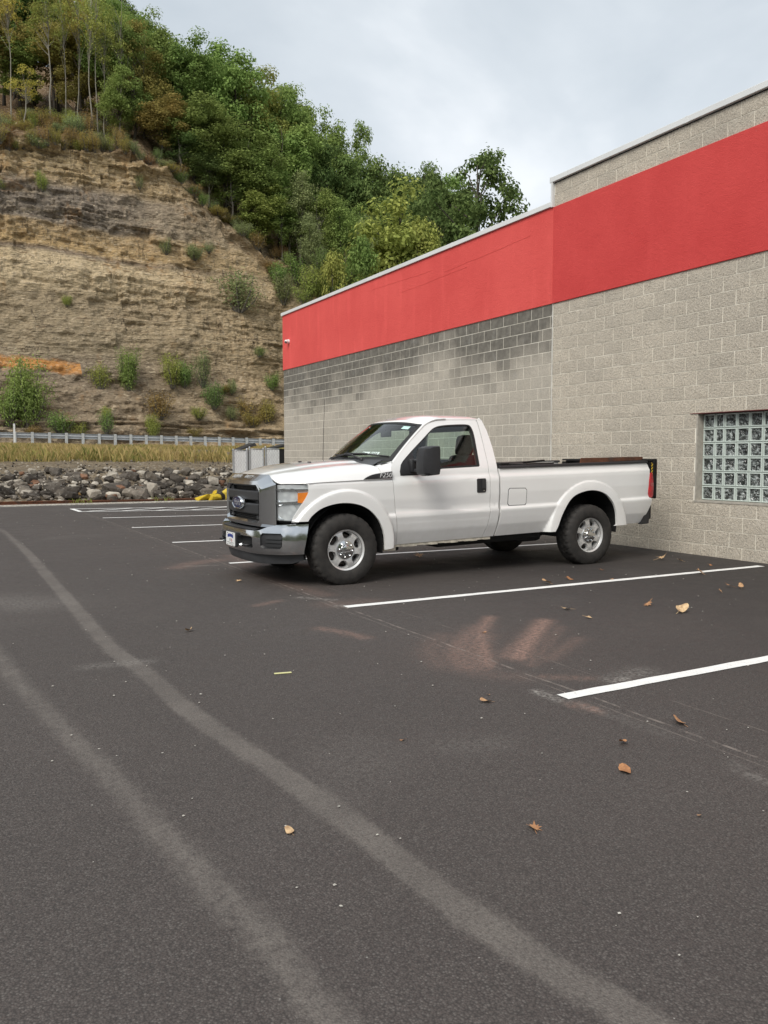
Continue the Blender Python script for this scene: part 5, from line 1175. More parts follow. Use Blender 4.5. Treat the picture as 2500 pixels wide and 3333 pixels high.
# ---- rocks
def rock_mesh(sd, flat=0.75):
    r = random.Random(sd); bm = bmesh.new(); sx, sy, sz = r.uniform(.8, 1.2), r.uniform(.7, 1.0), r.uniform(.5, .8)*flat/.75
    for _ in range(17):
        q = Vector((r.gauss(0, 1), r.gauss(0, 1), r.gauss(0, 1))).normalized()*r.uniform(.82, 1.0); q = Vector([math.copysign(abs(c)**.75, c) for c in q]); bm.verts.new((q.x*sx*.5, q.y*sy*.5, q.z*sz*.5))
    bmesh.ops.convex_hull(bm, input=bm.verts[:]); bmesh.ops.delete(bm, geom=[v for v in bm.verts if not v.link_faces], context='VERTS')
    bmesh.ops.bevel(bm, geom=bm.edges[:], offset=.025, segments=1, affect='EDGES', clamp_overlap=True) if sd % 2 == 0 else None
    me = bpy.data.meshes.new('rock'); bm.to_mesh(me); bm.free(); return me
def m_rock(name, lo, hi, mot):
    m = NT(name); p = m.n('TexCoord').outputs['Object']; r = m.n('ObjectInfo').outputs['Random']; g = m.pos()
    c = m.mix(m.math('FRACT', m.math('MULTIPLY', r, 7.31)), lo, hi); c = m.mix(m.ramp(m.noise(3.5, 5, 0.7, g), [(0.35, 0.6), (0.6, 0.0)]), c, tuple(x*0.35 for x in lo)); c = m.mix(m.ramp(m.noise(9, 4, 0.7, g), [(0.55, 0.0), (0.72, mot)]), c, (.46, .43, .38))
    m.bsdf(c, 0.9, 0, m.bump(m.noise(14, 5, 0.7, g), 0.7, 0.04), spec=0.2); return m.m
ROCKM = {'dark': m_rock('dark_rock', (.045, .038, .031), (.11, .094, .078), .3), 'pale': m_rock('pale_rock', (.32, .285, .235), (.55, .50, .42), .5), 'grey': m_rock('grey_rock', (.11, .095, .078), (.22, .19, .155), .5), 'rust': m_rock('rusty_rock', (.17, .085, .05), (.26, .145, .09), .2), 'tan': m_rock('tan_rock', (.48, .29, .10), (.56, .36, .15), .2), 'yellow': m_rock('yellow_painted_rock', (.62, .44, .035), (.72, .55, .09), .12)}
ROCKL = {'dark': ('dark grey angular boulder in the rubble bank', 'dark boulders of the rubble bank'), 'pale': ('pale grey angular rock in the rubble bank', 'pale rocks of the rubble bank'), 'grey': ('medium grey jagged rock in the rubble bank', 'grey rocks of the rubble bank'), 'rust': ('rusty brown rock in the rubble bank', 'rusty rocks of the rubble bank'), 'tan': ('bright orange-tan stone at the foot of the rubble bank', 'orange-tan stones of the rubble bank'), 'yellow': ('yellow painted boulder at the edge of the parking lot', 'yellow painted boulders')}
def build_rocks():
    rg = random.Random(21); base = {k: [] for k in ROCKM}
    for k in ROCKM:
        for i in range(7 if k in ('dark', 'grey', 'pale') else 3): me = rock_mesh(100+i*3+len(k)*17, .8); me.materials.append(ROCKM[k]); base[k].append(me)
    def place(kind, px, py_bot, wpx, hpx, dz=0.0):
        P, dep = hit_bank(px, py_bot); w = wpx*dep/F_PX; h = hpx*dep/F_PX
        o = bpy.data.objects.new('rock', rg.choice(base[kind])); col.objects.link(o)
        d = o.data.vertices; bx = [max(v.co[i] for v in d)-min(v.co[i] for v in d) for i in range(3)]
        o.scale = (w/bx[0], w*rg.uniform(.75, 1.0)/bx[1], h/bx[2]); o.rotation_euler = (rg.uniform(-.15, .15), rg.uniform(-.2, .2), rg.uniform(-.35, .35)-YAW*0.4)
        o.location = (P[0], P[1]+w*.30, P[2]+h*.48+dz); tag(o, ROCKL[kind][0], 'rock', ROCKL[kind][1])
    c4 = lambda x, y: (x*.5787, 1350+y*.5787)
    for kind, x, y, w, h in (('dark', 690, 455, 172, 76), ('dark', 725, 376, 106, 46), ('dark', 1005, 404, 76, 60), ('dark', 1125, 462, 86, 66), ('dark', 845, 374, 48, 46), ('dark', 415, 474, 86, 84), ('pale', 860, 465, 54, 86), ('dark', 585, 478, 72, 50), ('dark', 960, 455, 78, 42), ('dark', 1220, 440, 104, 40), ('dark', 510, 455, 66, 40), ('pale', 275, 452, 50, 34), ('tan', 448, 474, 34, 36), ('rust', 815, 430, 54, 32), ('rust', 1255, 407, 46, 40), ('pale', 1115, 352, 62, 34), ('tan', 908, 477, 28, 15), ('pale', 40, 428, 46, 28), ('grey', 180, 470, 52, 30), ('grey', 240, 400, 60, 34), ('pale', 410, 374, 38, 28), ('grey', 320, 352, 44, 34), ('grey', 640, 470, 48, 30), ('grey', 900, 448, 44, 38), ('pale', 1185, 372, 40, 26), ('grey', 1195, 378, 50, 34), ('dark', 70, 478, 56, 22), ('grey', 980, 476, 62, 24), ('pale', 640, 356, 36, 26), ('dark', 770, 476, 44, 30), ('rust', 1065, 376, 38, 24)):
        a, b = c4(x, y); place(kind, a, b, w*.5787, h*.5787)
    c4b = lambda x, y: (450+x*.211, 1480+y*.211)
    for x, y, w, h in ((1040, 734, 270, 110), (1200, 730, 230, 130), (1250, 718, 180, 190), (1385, 722, 140, 200), (1130, 724, 160, 120), (960, 732, 120, 75)):
        a, b = c4b(x, y); place('yellow', a, b, w*.211, h*.211, -0.02)
    n = len([o for o in bpy.data.objects if o.name.startswith('rock')])
    while n < 300:
        t = rg.random(); px = rg.uniform(-30, 770); py = 1540+ (1634-1540)*t**.85
        w = rg.choice((17, 19, 22, 24, 27, 31, 36, 44))*rg.uniform(.9, 1.25)*(0.8+0.35*t); kind = rg.choices(('dark', 'grey', 'pale', 'rust'), (.40, .34, .22, .04))[0]
        place(kind, px, py, w, w*rg.uniform(.5, .8), 0.0); n += 1
    # the small stones between
    for k, cnt in (('dark', 1100), ('grey', 1100), ('pale', 800)):
        vs = []; fs = []
        srcs = [([v.co.copy() for v in me.vertices], [tuple(p.vertices) for p in me.polygons]) for me in [rock_mesh(301+i*2, .9) for i in range(5)]]
        for i in range(cnt):
            if rg.random() < .8: Y = 25.85+rg.random()**1.1*5.2; X = rg.uniform(-12, 11)
            else: Y = rg.uniform(29, 37); X = rg.uniform(-12, 16)
            s = rg.uniform(.06, .22)*(1 if Y < 31 else .65); z = float(ez(X, Y))+rg.uniform(-.03, .08)+(fbm(X*0.7, Y*0.7, 4, 3)*0.22)
            R = Matrix.Rotation(rg.uniform(0, 6.28), 3, 'Z') @ Matrix.Rotation(rg.uniform(-.6, .6), 3, 'X'); V, F = rg.choice(srcs); n0 = len(vs)
            vs += [tuple(R @ v*s+Vector((X, Y, z))) for v in V]; fs += [tuple(a+n0 for a in f) for f in F]
        o = link('rubble', mesh('rubble', vs, fs), ROCKM[k]); tag(o, {'dark': 'small dark', 'grey': 'small grey', 'pale': 'small pale'}[k]+' stones filling the rubble bank', 'rubble', kind='stuff')
build_rocks()

# ---- guardrail
def guardrail():
    m_gal = NT('galvanised_steel'); p = m_gal.pos(); m_gal.bsdf(m_gal.mix(m_gal.noise(4, 4, 0.6, p), (.42, .44, .46), (.60, .62, .63)), 0.42, 0.6)
    m_post = simple('weathered_post', (0.46, 0.47, 0.46), 0.7, 0.2, 0.2, 6)
    root = empty('guardrail', (8, 52.6, 2.1)); tag(root, 'galvanised steel road guardrail with closely spaced posts below the cliff', 'guardrail')
    gz = lambda X: float(np.interp(X, [-30, 5.2, 18.2, 21.0, 40], [3.1, 2.85, 2.68, 2.62, 2.35]))
    prof = [(0, 0), (.05, -.03), (.08, -.055), (.08, -.085), (.03, -.12), (.0, -.155), (.03, -.19), (.08, -.225), (.08, -.255), (.05, -.28), (0, -.312), (-.008, -.312), (.042, -.275), (.068, -.25), (.068, -.23), (.022, -.195), (-.01, -.155), (.022, -.115), (.068, -.08), (.068, -.06), (.042, -.035), (-.008, 0)]
    xs = np.arange(-14, 30.1, 1.0); L = len(prof); vs = [(X, 52.66+a, gz(X)+b) for X in xs for a, b in prof]; mb = MB()
    mb.add(vs, [(i*L+j, i*L+(j+1) % L, (i+1)*L+(j+1) % L, (i+1)*L+j) for i in range(len(xs)-1) for j in range(L)]); o = mb.build('beam', m_gal.m, None, angle=30); o.parent = root; o.matrix_parent_inverse = root.matrix_basis.inverted()
    P = MB(); P.box(-.075, .075, -.152, -.140, 0, 1); P.box(-.075, .075, -.012, 0, 0, 1); P.box(-.006, .006, -.141, -.011, 0, 1)
    pm = mesh('post', P.v, P.f); pm.materials.append(m_post)
    x0 = on_y(583*.1808, 1420, 52.55)[0]; x0 -= 18*0.9525
    for k in range(46):
        X = x0+k*0.9525; o = bpy.data.objects.new('post', pm); col.objects.link(o); o.parent = root; o.matrix_parent_inverse = root.matrix_basis.inverted(); h = gz(X)+.035-(float(ez(X, 52.5))-.25); o.location = (X, 52.65, float(ez(X, 52.5))-.25); o.scale = (1, 1, h)
    st = MB(); q = on_y(253*.1808, 1380, 52.2); st.box(q[0]-.05, q[0]+.05, 52.19, 52.21, float(ez(q[0], 52.2))-.1, q[2]+.02); o = st.build('marker_stake', simple('white_stake', (.7, .7, .68), .6)); tag(o, 'slim white marker stake standing in front of the guardrail', 'marker post')
guardrail()

# ---- gated enclosure at the building's far corner
def enclosure():
    FY = 24.15; m_gal = simple('fence_steel', (.42, .43, .44), 0.45, 0.5); m_slat = simple('white_slat', (.80, .81, .81), .5, 0, .06, 5); m_wire = simple('fence_wire', (.40, .41, .42), .5, .3)
    root = empty('slatted_fence', (8.7, FY, 0)); tag(root, 'white slatted chain-link gates beside the far corner of the building', 'fence')
    def ad(mb, nm, mat, **k): o = mb.build(nm, mat, None, **k); o.parent = root; o.matrix_parent_inverse = root.matrix_basis.inverted(); return o
    xq = lambda px: on_y(px, 1470, FY)[0]; top = lambda px, py: on_y(px, py, FY)[2]
    panels = ((xq(759), xq(803), top(759, 1466)), (xq(813), xq(855), top(830, 1462)), (xq(863), 9.60, top(890, 1461)))
    for a, b, zt in panels:
        s = MB(); n = max(6, int((b-a)/.052)); w = (b-a)/n
        for i in range(n): s.box(a+i*w+.001, a+(i+1)*w-.003, FY-.004, FY+.004, .08, zt-.02+.012*(i % 2))
        ad(s, 'slat_panel', m_slat)
        wv = MB()
        for sg in (1, -1):
            k = -zt
            while k < (b-a)+zt:
                pts = []
                for t in (0, 1):
                    z = .08+t*(zt-.08); x = a+k+sg*(z-.08)*.62+(0 if sg > 0 else zt*.62); pts.append((x, z))
                (xa, za), (xb, zb) = pts
                lo, hi = a, b
                if max(xa, xb) > lo and min(xa, xb) < hi:
                    def cl(x): t = (x-xa)/(xb-xa); return (x, za+(zb-za)*t)
                    p0 = (xa, za) if lo <= xa <= hi else cl(min(max(xa, lo), hi)); p1 = (xb, zb) if lo <= xb <= hi else cl(min(max(xb, lo), hi))
                    if abs(p0[0]-p1[0]) > .01: wv.tube([(p0[0], FY-.008, p0[1]), (p1[0], FY-.008, p1[1])], .0020, 3, cap=False)
                k += .085
        ad(wv, 'chain_link', m_wire)
        r = MB(); r.tube([(a, FY, .1), (b, FY, .1)], .018, 8); ad(r, 'rail', m_gal, smooth=True); r = MB(); r.tube([(a, FY, zt), (b, FY, zt)], .016, 8); ad(r, 'rail', m_gal, smooth=True)
    for px, py, r in ((759, 1460, .024), (804, 1459, .040), (812, 1453, .026), (857, 1457, .026), (864, 1452, .026)):
        q = MB(); x = xq(px); z = top(px, py); q.tube([(x, FY-.005, -.05), (x, FY-.005, z-.03)], r, 12); q.lathe([(r*1.12, -.035), (r*1.12, -.02), (r*.85, 0), (0, .012)], 12, 'z', (x, FY-.005, z-.01)); ad(q, 'post', m_gal, angle=40)
    q = MB(); q.box(xq(856), xq(865), FY-.06, FY-.03, 1.02, 1.06); q.box(xq(859), xq(862), FY-.07, FY-.03, .95, 1.12); ad(q, 'latch', m_gal)
    # bins behind the gates
    m_bin = simple('bin_plastic', (.018, .018, .019), .5, 0, .2, 8)
    for (pa, ya, pb, yb, lab, dpt) in ((773, 1464, 834, 1446, 'black waste bin with a raised lid behind the slatted gate', 24.75), (880, 1459, 940, 1449, 'black waste bin with a shallow peaked lid against the building corner', 24.70)):
        A = on_y(pa, ya, dpt); B = on_y(pb, yb, dpt); r = empty('waste_bin', ((A[0]+B[0])/2, dpt+.3, 0)); tag(r, lab, 'waste bin')
        def ab(mb, nm): o = mb.build(nm, m_bin, None, angle=40); o.parent = r; o.matrix_parent_inverse = r.matrix_basis.inverted()
        bx = MB(); x0, x1 = A[0]+.03, B[0]-.02; zb = A[2]-.02
        bx.add([(x0+.05, dpt+.05, 0), (x1-.05, dpt+.05, 0), (x1-.05, dpt+.55, 0), (x0+.05, dpt+.55, 0), (x0, dpt, zb), (x1, dpt, zb), (x1, dpt+.6, zb), (x0, dpt+.6, zb)], [(0, 3, 2, 1), (0, 1, 5, 4), (1, 2, 6, 5), (2, 3, 7, 6), (3, 0, 4, 7), (4, 5, 6, 7)]); ab(bx, 'bin_body')
        ld = MB(); th = .075; ld.add([(A[0], dpt-.05, A[2]-.03), (B[0], dpt-.05, B[2]-.03-th*.2), (B[0], dpt+.65, B[2]-.03), (A[0], dpt+.65, A[2]-.03), (A[0]+.02, dpt-.03, A[2]), (B[0]-.05, dpt-.03, B[2]+th*.55), (B[0]-.05, dpt+.6, B[2]+th*.55), (A[0]+.02, dpt+.6, A[2])], [(0, 3, 2, 1), (0, 1, 5, 4), (1, 2, 6, 5), (2, 3, 7, 6), (3, 0, 4, 7), (4, 5, 6, 7)]); ab(ld, 'lid')
enclosure()

def build_unseen_hills():  # out-of-view hills, added to darken the reflections in the chrome
    v = []; f = []; n = 60
    for i in range(n+1):
        a = rad(140+170*i/n); R = 150
        for j, (dr, z) in enumerate(((0, -1), (18, 14), (45, 30), (90, 42), (160, 46))):
            zz_ = z*(0.75+0.5*vnoise(np.array(i*.35), np.array(j*.3), 5)); v.append((math.sin(a)*(R+dr), math.cos(a)*(R+dr), float(zz_)))
        if i: f += [(5*(i-1)+j, 5*i+j, 5*i+j+1, 5*(i-1)+j+1) for j in range(4)]
    o = link('unseen_hills', mesh('unseen_hills', v, f, smooth=True), simple('wooded_hills', (.075, .085, .045), .95, 0, .45, .12)); tag(o, kind='structure')
build_unseen_hills()
# ================================================================ vegetation
def m_leaf(name, lo, hi, alt, altw=0.25):
    m = NT(name); r = m.attr('leaf'); ob = m.n('ObjectInfo').outputs['Random']; p = m.pos()
    c = m.mix(r, lo, hi); c = m.mix(m.math('MULTIPLY', m.ramp(m.noise(0.35, 3, 0.6, p), [(0.45, 0), (0.68, 1)]), altw), c, alt)
    hs = m.n('HueSaturation'); hs.inputs['Saturation'].default_value = 1.0; m.t.links.new(c, hs.inputs['Color'])
    m.t.links.new(m.math('ADD', 0.485, m.math('MULTIPLY', ob, 0.03)), hs.inputs['Hue']); m.t.links.new(m.math('ADD', 1.15, m.math('MULTIPLY', m.math('FRACT', m.math('MULTIPLY', ob, 5.7)), 0.40)), hs.inputs['Value'])
    d = m.n('BsdfDiffuse'); t = m.n('BsdfTranslucent'); mx = m.n('MixShader'); mx.inputs[0].default_value = 0.38
    m.t.links.new(hs.outputs[0], d.inputs[0]); m.t.links.new(hs.outputs[0], t.inputs[0]); m.t.links.new(d.outputs[0], mx.inputs[1]); m.t.links.new(t.outputs[0], mx.inputs[2]); m.t.links.new(mx.outputs[0], m.out.inputs['Surface']); return m.m
LEAF = {'green': m_leaf('green_leaves', (.100, .150, .040), (.280, .365, .115), (.32, .30, .09), .12), 'dark': m_leaf('dark_green_leaves', (.062, .098, .032), (.185, .245, .085), (.19, .20, .07), .12), 'lime': m_leaf('yellow_green_leaves', (.150, .185, .048), (.360, .400, .115), (.38, .31, .09), .2),
        'olive': m_leaf('olive_brown_leaves', (.155, .140, .044), (.36, .315, .100), (.34, .21, .07), .35), 'brown': m_leaf('russet_leaves', (.17, .105, .045), (.36, .25, .11), (.34, .29, .09), .5), 'yellow': m_leaf('yellow_leaves', (.26, .22, .05), (.55, .47, .12), (.28, .29, .08), .4),
        'grey': m_leaf('grey_green_leaves', (.125, .15, .065), (.31, .35, .16), (.26, .26, .11))}
def m_bark(name, a, b):
    m = NT(name); p = m.pos(); m.bsdf(m.mix(m.ramp(m.noise(3, 5, 0.65, m.map(p, (3, 3, 0.6))), [(0.3, 0), (0.7, 1)]), a, b), 0.95, 0, m.bump(m.noise(6, 5, 0.7, m.map(p, (3, 3, .5))), 0.6, 0.04)); return m.m
BARK = {'grey': m_bark('grey_bark', (.085, .075, .060), (.19, .17, .14)), 'pale': m_bark('pale_bark', (.17, .155, .125), (.31, .285, .235)), 'dark': m_bark('dark_bark', (.045, .038, .030), (.10, .085, .065))}
def leaf_arrays(cent, nrm, size, rng, asp=0.6):
    n = len(cent); nrm = nrm/np.linalg.norm(nrm, axis=1, keepdims=True); ref = rng.normal(size=(n, 3)); a = np.cross(nrm, ref); a /= np.linalg.norm(a, axis=1, keepdims=True)+1e-9; b = np.cross(nrm, a)
    s = (size*rng.uniform(.65, 1.35, n))[:, None]; V = np.stack([cent-a*s*.5, cent-b*s*.5*asp+nrm*s*.07, cent+a*s*.5, cent+b*s*.5*asp+nrm*s*.07], 1).reshape(-1, 3); return V
def leaf_mesh(name, V, rng, mat):
    n = len(V)//4; me = bpy.data.meshes.new(name); me.vertices.add(n*4); me.vertices.foreach_set('co', V.reshape(-1).astype(np.float32)); me.loops.add(n*4); me.loops.foreach_set('vertex_index', np.arange(n*4, dtype=np.int32)); me.polygons.add(n); me.polygons.foreach_set('loop_start', np.arange(0, n*4, 4, dtype=np.int32)); me.polygons.foreach_set('loop_total', np.full(n, 4, np.int32)); me.update(calc_edges=True)
    at = me.attributes.new('leaf', 'FLOAT', 'FACE'); at.data.foreach_set('value', np.clip(rng.beta(1.6, 2.0, n), 0, 1).astype(np.float32))
    if mat is not None: me.materials.append(mat)
    return me
def tree_shape(sd, H=15.0, crown_lo=.28, R=3.6, clumps=90, per=95, leaf=.26, lean=0.0, limbs=26, trunk_r=.20, sparse=1.0, cl_r=(.75, 1.35)):
    """returns trunk MB and leaf vertex array for a tree H metres tall; limbs run out to the leaf clumps"""
    rng = np.random.default_rng(sd); rg = random.Random(sd); mb = MB()
    tr = []; x = y = 0.0
    for i in range(9):
        t = i/8; tr.append(Vector((x, y, t*H*.90))); x += rg.uniform(-.22, .22)+lean*.1; y += rg.uniform(-.22, .22)
    tpos = lambda z: tr[min(8, max(0, int(z/(H*.9)*8)))].lerp(tr[min(8, int(z/(H*.9)*8)+1)], z/(H*.9)*8 % 1)
    mb.tube(tr, [trunk_r*(1-.88*i/8)*(1.25 if i == 0 else 1) for i in range(9)], 7)
    zc = H*(crown_lo+1)/2; az = H*(1-crown_lo)/2; cs = []
    lobes = []
    while len(lobes) < 15:
        d = Vector((rg.gauss(0, 1), rg.gauss(0, 1), rg.gauss(0, 1))).normalized(); k = rg.uniform(.45, .78); lobes.append((Vector((d.x*R*k, d.y*R*k, zc+d.z*az*k)), rg.uniform(.30, .50)))
    while len(cs) < clumps:
        c, r = rg.choice(lobes); d = Vector((rg.gauss(0, 1), rg.gauss(0, 1), rg.gauss(0, 1)+.35)).normalized(); q = c+Vector((d.x*R*r, d.y*R*r, d.z*az*r*.8))*rg.uniform(.6, 1.05)
        e = (math.hypot(q.x, q.y)/R)**2.4+(abs(q.z-zc)/az)**3.2
        if e < .92: cs.append(q)
    for i in range(limbs):
        q = cs[i*len(cs)//limbs]; z0 = max(H*crown_lo*.75, q.z-rg.uniform(.8, 2.4)-.35*(q.xy.length)); p0 = tpos(min(z0, H*.85)); mid = p0.lerp(q, .5)+Vector((rg.uniform(-.3, .3), rg.uniform(-.3, .3), rg.uniform(-.1, .5))); r0 = trunk_r*.42*(1-z0/H*.6)
        mb.tube([p0, mid, q], [r0, r0*.6, r0*.2], 5, cap=False)
    C = []; Nn = []
    for q in cs:
        k = int(per*rg.uniform(.55, 1.3)*sparse); r = rg.uniform(*cl_r); pts = rng.normal(size=(k, 3)); pts /= np.linalg.norm(pts, axis=1, keepdims=True); pts *= (rng.random((k, 1))**.45)*r; pts[:, 2] *= .62; nn = pts*np.array([.6, .6, .9])+np.array([0, 0, .45*r])+rng.normal(size=(k, 3))*.24*r; C.append(pts+np.array(q)); Nn.append(nn)
    C = np.concatenate(C); Nn = np.concatenate(Nn); return mb, leaf_arrays(C, Nn, leaf, rng), rng
TREES = {}
def tree_kind(key, leafmat, bark, sds, **kw):
    out = []
    for sd in sds:
        mb, LV, rng = tree_shape(sd, **kw); tm = mesh('trunk', mb.v, mb.f, smooth=True); tm.materials.append(BARK[bark]); rr = float(np.percentile(np.hypot(LV[:, 0], LV[:, 1]), 96)); zt = float(np.percentile(LV[:, 2], 99.7)); out.append((tm, LV, rng, {}, rr, zt))
    TREES[key] = (out, kw.get('H', 15.0), kw.get('R', 3.6))
tree_kind('broad', 'green', 'dark', (1, 2, 3, 4, 5), R=3.9, clumps=105, per=130, leaf=.30, crown_lo=.14, cl_r=(.8, 1.45))
tree_kind('tall', 'green', 'grey', (11, 12, 13), R=2.7, clumps=85, per=85, leaf=.24, crown_lo=.34, trunk_r=.16)
tree_kind('slim', 'yellow', 'pale', (21, 22, 23), R=2.0, clumps=46, per=34, leaf=.20, crown_lo=.42, trunk_r=.105, limbs=30, cl_r=(.5, 1.0))
tree_kind('open', 'dark', 'dark', (31, 32), R=4.2, clumps=150, per=100, leaf=.26, crown_lo=.16, trunk_r=.26, limbs=44, cl_r=(.55, 1.0))
def plant_tree(kind, leaf, px, ytop, Y, wid, label, group, base=None, name='tree', yaw=None, sd=0):
    """px, ytop in the 1659-wide view; Y the depth; wid the crown width in those pixels"""
    rg = random.Random(int(px*7+ytop*13+sd)); top = on_y(px*S9, ytop*S9, Y); X = top[0]
    zb = float(hill_z(X, Y)) if base is None else base
    if base is None and Y < 65.5: zb = float(np.interp(Y, [57, 65.5], [2.0, float(ridge(X))]))
    H = max(3.0, top[2]-zb); dep = (top-np.array([0, 0, CAM_H])) @ _f
    vars_, H0, R0 = TREES[kind]; tm, LV, rng, cache, rr, zt = rg.choice(vars_)
    if leaf not in cache: cache[leaf] = leaf_mesh('crown', LV, rng, LEAF[leaf])
    root = empty(name, (X, Y, zb-.25)); root.rotation_euler = (0, 0, rg.uniform(0, 6.28)); sw = 1.12*(wid*S9*dep/F_PX)/(2*rr); root.scale = (sw, sw, (H+.25)/zt)
    for nm, me in (('trunk', tm), ('crown', cache[leaf])): o = bpy.data.objects.new(nm, me); col.objects.link(o); o.parent = root
    if group in AUTO:
        cw = {'green': 'green', 'dark': 'dark green', 'lime': 'yellow-green', 'olive': 'olive brown', 'brown': 'russet brown', 'yellow': 'yellow', 'grey': 'grey-green'}[leaf]; hw = 'tall' if H > AUTO[group][1] else 'short'
        label = AUTO[group][0] % (hw, cw)
        if 'cliff edge' in group: pos_ = 'on the wooded skyline' if Y > 68.9 else 'right at the cliff edge'; label = label.replace('near the cliff edge', pos_); group += ' '+pos_
        group = group+', '+hw+' '+cw
    tag(root, label, 'tree', group); return root
AUTO = {'wooded hillside trees': ('%s %s tree packed deep in the wooded hillside', 12.5), 'green trees along the cliff edge': ('%s broad %s tree growing near the cliff edge', 12.0), 'slender trees above the cliff': ('%s slender pale-trunked tree with sparse %s leaves above the cliff', 15.0), 'olive autumn trees above the cliff': ('%s autumn tree with dense %s crown above the cliff', 13.0), 'young trees in the hollow': ('%s thin-trunked %s young tree in the hollow beside the cliff', 9.0)}
GL = {'back': ('dense green tree packed in the wooded hillside behind the front row', 'wooded hillside trees'), 'front': ('broad green tree growing at the cliff edge', 'green trees along the cliff edge'), 'slim': ('slender pale-trunked tree with sparse yellow leaves above the cliff', 'slender trees above the cliff'), 'olive': ('olive brown autumn tree above the cliff', 'olive autumn trees above the cliff'), 'under': ('thin grey-trunked young tree in the hollow beside the cliff', 'young trees in the hollow')}
def forest():
    rg = random.Random(77)
    # back rows fill the hill
    for row, (Y, dy) in enumerate(((84, -10), (77, -4))):
        for px in range(-40, 1000, 62):
            x = px+rg.uniform(-18, 18)+row*30; sky = np.interp(x, [-50, 200, 300, 330, 400, 480, 560, 620, 700, 760, 800, 850, 920, 1000], [-140, -70, -25, 22, 78, 112, 165, 182, 228, 272, 348, 362, 352, 370])
            leaf = 'olive' if x < 250 and rg.random() < .6 else rg.choice(('green', 'green', 'dark', 'dark', 'lime'))
            if x < 620 or x > 780: plant_tree('broad', leaf, x, sky+rg.uniform(6, 40)+row*22, Y, rg.uniform(105, 135), *GL['back'])
    # skyline and front trees as in the picture
    for x, yt, w, Y, leaf, kind in ((352, 30, 105, 72, 'green', 'broad'), (415, 80, 120, 71, 'green', 'broad'), (500, 108, 130, 71, 'green', 'broad'), (562, 152, 120, 72, 'lime', 'broad'), (615, 176, 115, 73, 'green', 'broad'), (662, 192, 105, 74, 'green', 'broad'), (722, 236, 105, 74, 'green', 'broad'), (765, 272, 85, 75, 'green', 'broad'), (305, 60, 105, 69, 'olive', 'broad'),
                                 (420, 205, 135, 67.5, 'green', 'broad'), (350, 200, 110, 67.5, 'olive', 'broad'), (485, 255, 135, 67.2, 'green', 'broad'), (545, 290, 125, 67.5, 'green', 'broad'), (600, 260, 120, 69, 'green', 'broad'), (655, 285, 120, 69, 'green', 'broad'), (705, 320, 110, 70, 'dark', 'broad'), (770, 350, 110, 72, 'dark', 'broad'), (560, 395, 105, 66.6, 'lime', 'broad'), (500, 360, 90, 66.4, 'green', 'tall'), (450, 330, 85, 66.5, 'dark', 'tall'), (625, 400, 100, 66.8, 'green', 'tall'),
                                 (390, 290, 90, 66.6, 'dark', 'tall')):
        plant_tree(kind, leaf, x, yt, Y, w, *GL['front'])
    for x, yt, w, Y in ((650, 370, 80, 66), (690, 400, 75, 65), (735, 425, 80, 65), (610, 440, 60, 65.8), (775, 440, 70, 66), (670, 460, 55, 63.5), (800, 470, 70, 64)):
        plant_tree('tall', rg.choice(('grey', 'green', 'grey')), x, yt, Y, w, *GL['under'])
    plant_tree('broad', 'lime', 872, 412, 58, 205, 'round yellow-green tree rising behind the low red roofline', None, base=3.5)
    plant_tree('open', 'dark', 1010, 318, 60, 235, 'large dark open-crowned tree standing tallest behind the building', None, base=4.0)
    plant_tree('broad', 'dark', 850, 350, 70, 130, 'dark green tree behind the round yellow-green tree', None, base=8.0); plant_tree('broad', 'dark', 925, 345, 68, 120, 'dark tree between the round yellow-green tree and the large open-crowned tree', None, base=7.0)
    for x, yt, w in ((905, 470, 120), (790, 520, 90), (720, 540, 80)): plant_tree('broad', rg.choice(('green', 'lime')), x, yt, 55.5, w, 'low green tree showing just above the sloping roof coping', 'low trees above the coping', base=3.0)
    # autumn trees on the left
    for x, yt, w, Y in ((225, 10, 115, 71), (285, 70, 95, 68.5), (170, 60, 110, 72), (110, 20, 120, 74), (40, 60, 120, 75), (255, 150, 80, 67.5), (-20, 10, 110, 74), (20, -60, 130, 79)): plant_tree('broad', rg.choice(('olive', 'olive', 'green', 'lime', 'olive', 'dark')), x, yt, Y, w, *GL['olive'])
    for x, yt, w, Y in ((15, -60, 60, 69.5), (98, -40, 80, 68.5), (132, -20, 50, 69.5), (162, -50, 60, 69.5), (190, -30, 70, 67.8), (205, -60, 60, 68.2), (255, 0, 65, 67.5), (50, 145, 70, 67), (222, 40, 50, 67.8)):
        plant_tree('slim', rg.choice(('yellow', 'yellow', 'lime')), x, yt, Y, w, *GL['slim'])
forest()

# ---- shrubs on the face and along its edge
def shrub_shape(sd, n=1500, flat=1.0, leaf=.085, cone=0.0):
    rng = np.random.default_rng(sd); rg = random.Random(sd); mb = MB(); C = []; Nn = []
    for i in range(16):
        a = rg.uniform(0, 6.28); tip = Vector((math.cos(a)*rg.uniform(.1, .45), math.sin(a)*rg.uniform(.1, .45), rg.uniform(.45, .98)))
        if cone: tip.x *= 1-cone*tip.z; tip.y *= 1-cone*tip.z
        base = Vector((tip.x*.15, tip.y*.15, -.04)); mid = base.lerp(tip, .55)+Vector((tip.x*.15, tip.y*.15, 0)); mb.tube([base, mid, tip], [.018, .012, .004], 4, cap=False)
        k = n//16; t = rng.random(k)**.7; pts = np.outer(1-t, np.array(base.lerp(tip, .2)))+np.outer(t, np.array(tip)); sp = rng.normal(size=(k, 3))*np.array([.10, .10, .075]); C.append(pts+sp); Nn.append(sp+np.array([0, 0, .06])+rng.normal(size=(k, 3))*.06)
    C = np.concatenate(C); C[:, 2] = np.maximum(C[:, 2], 0.0); return mb, leaf_arrays(C, np.concatenate(Nn), leaf, rng, .5), rng
SHR = []
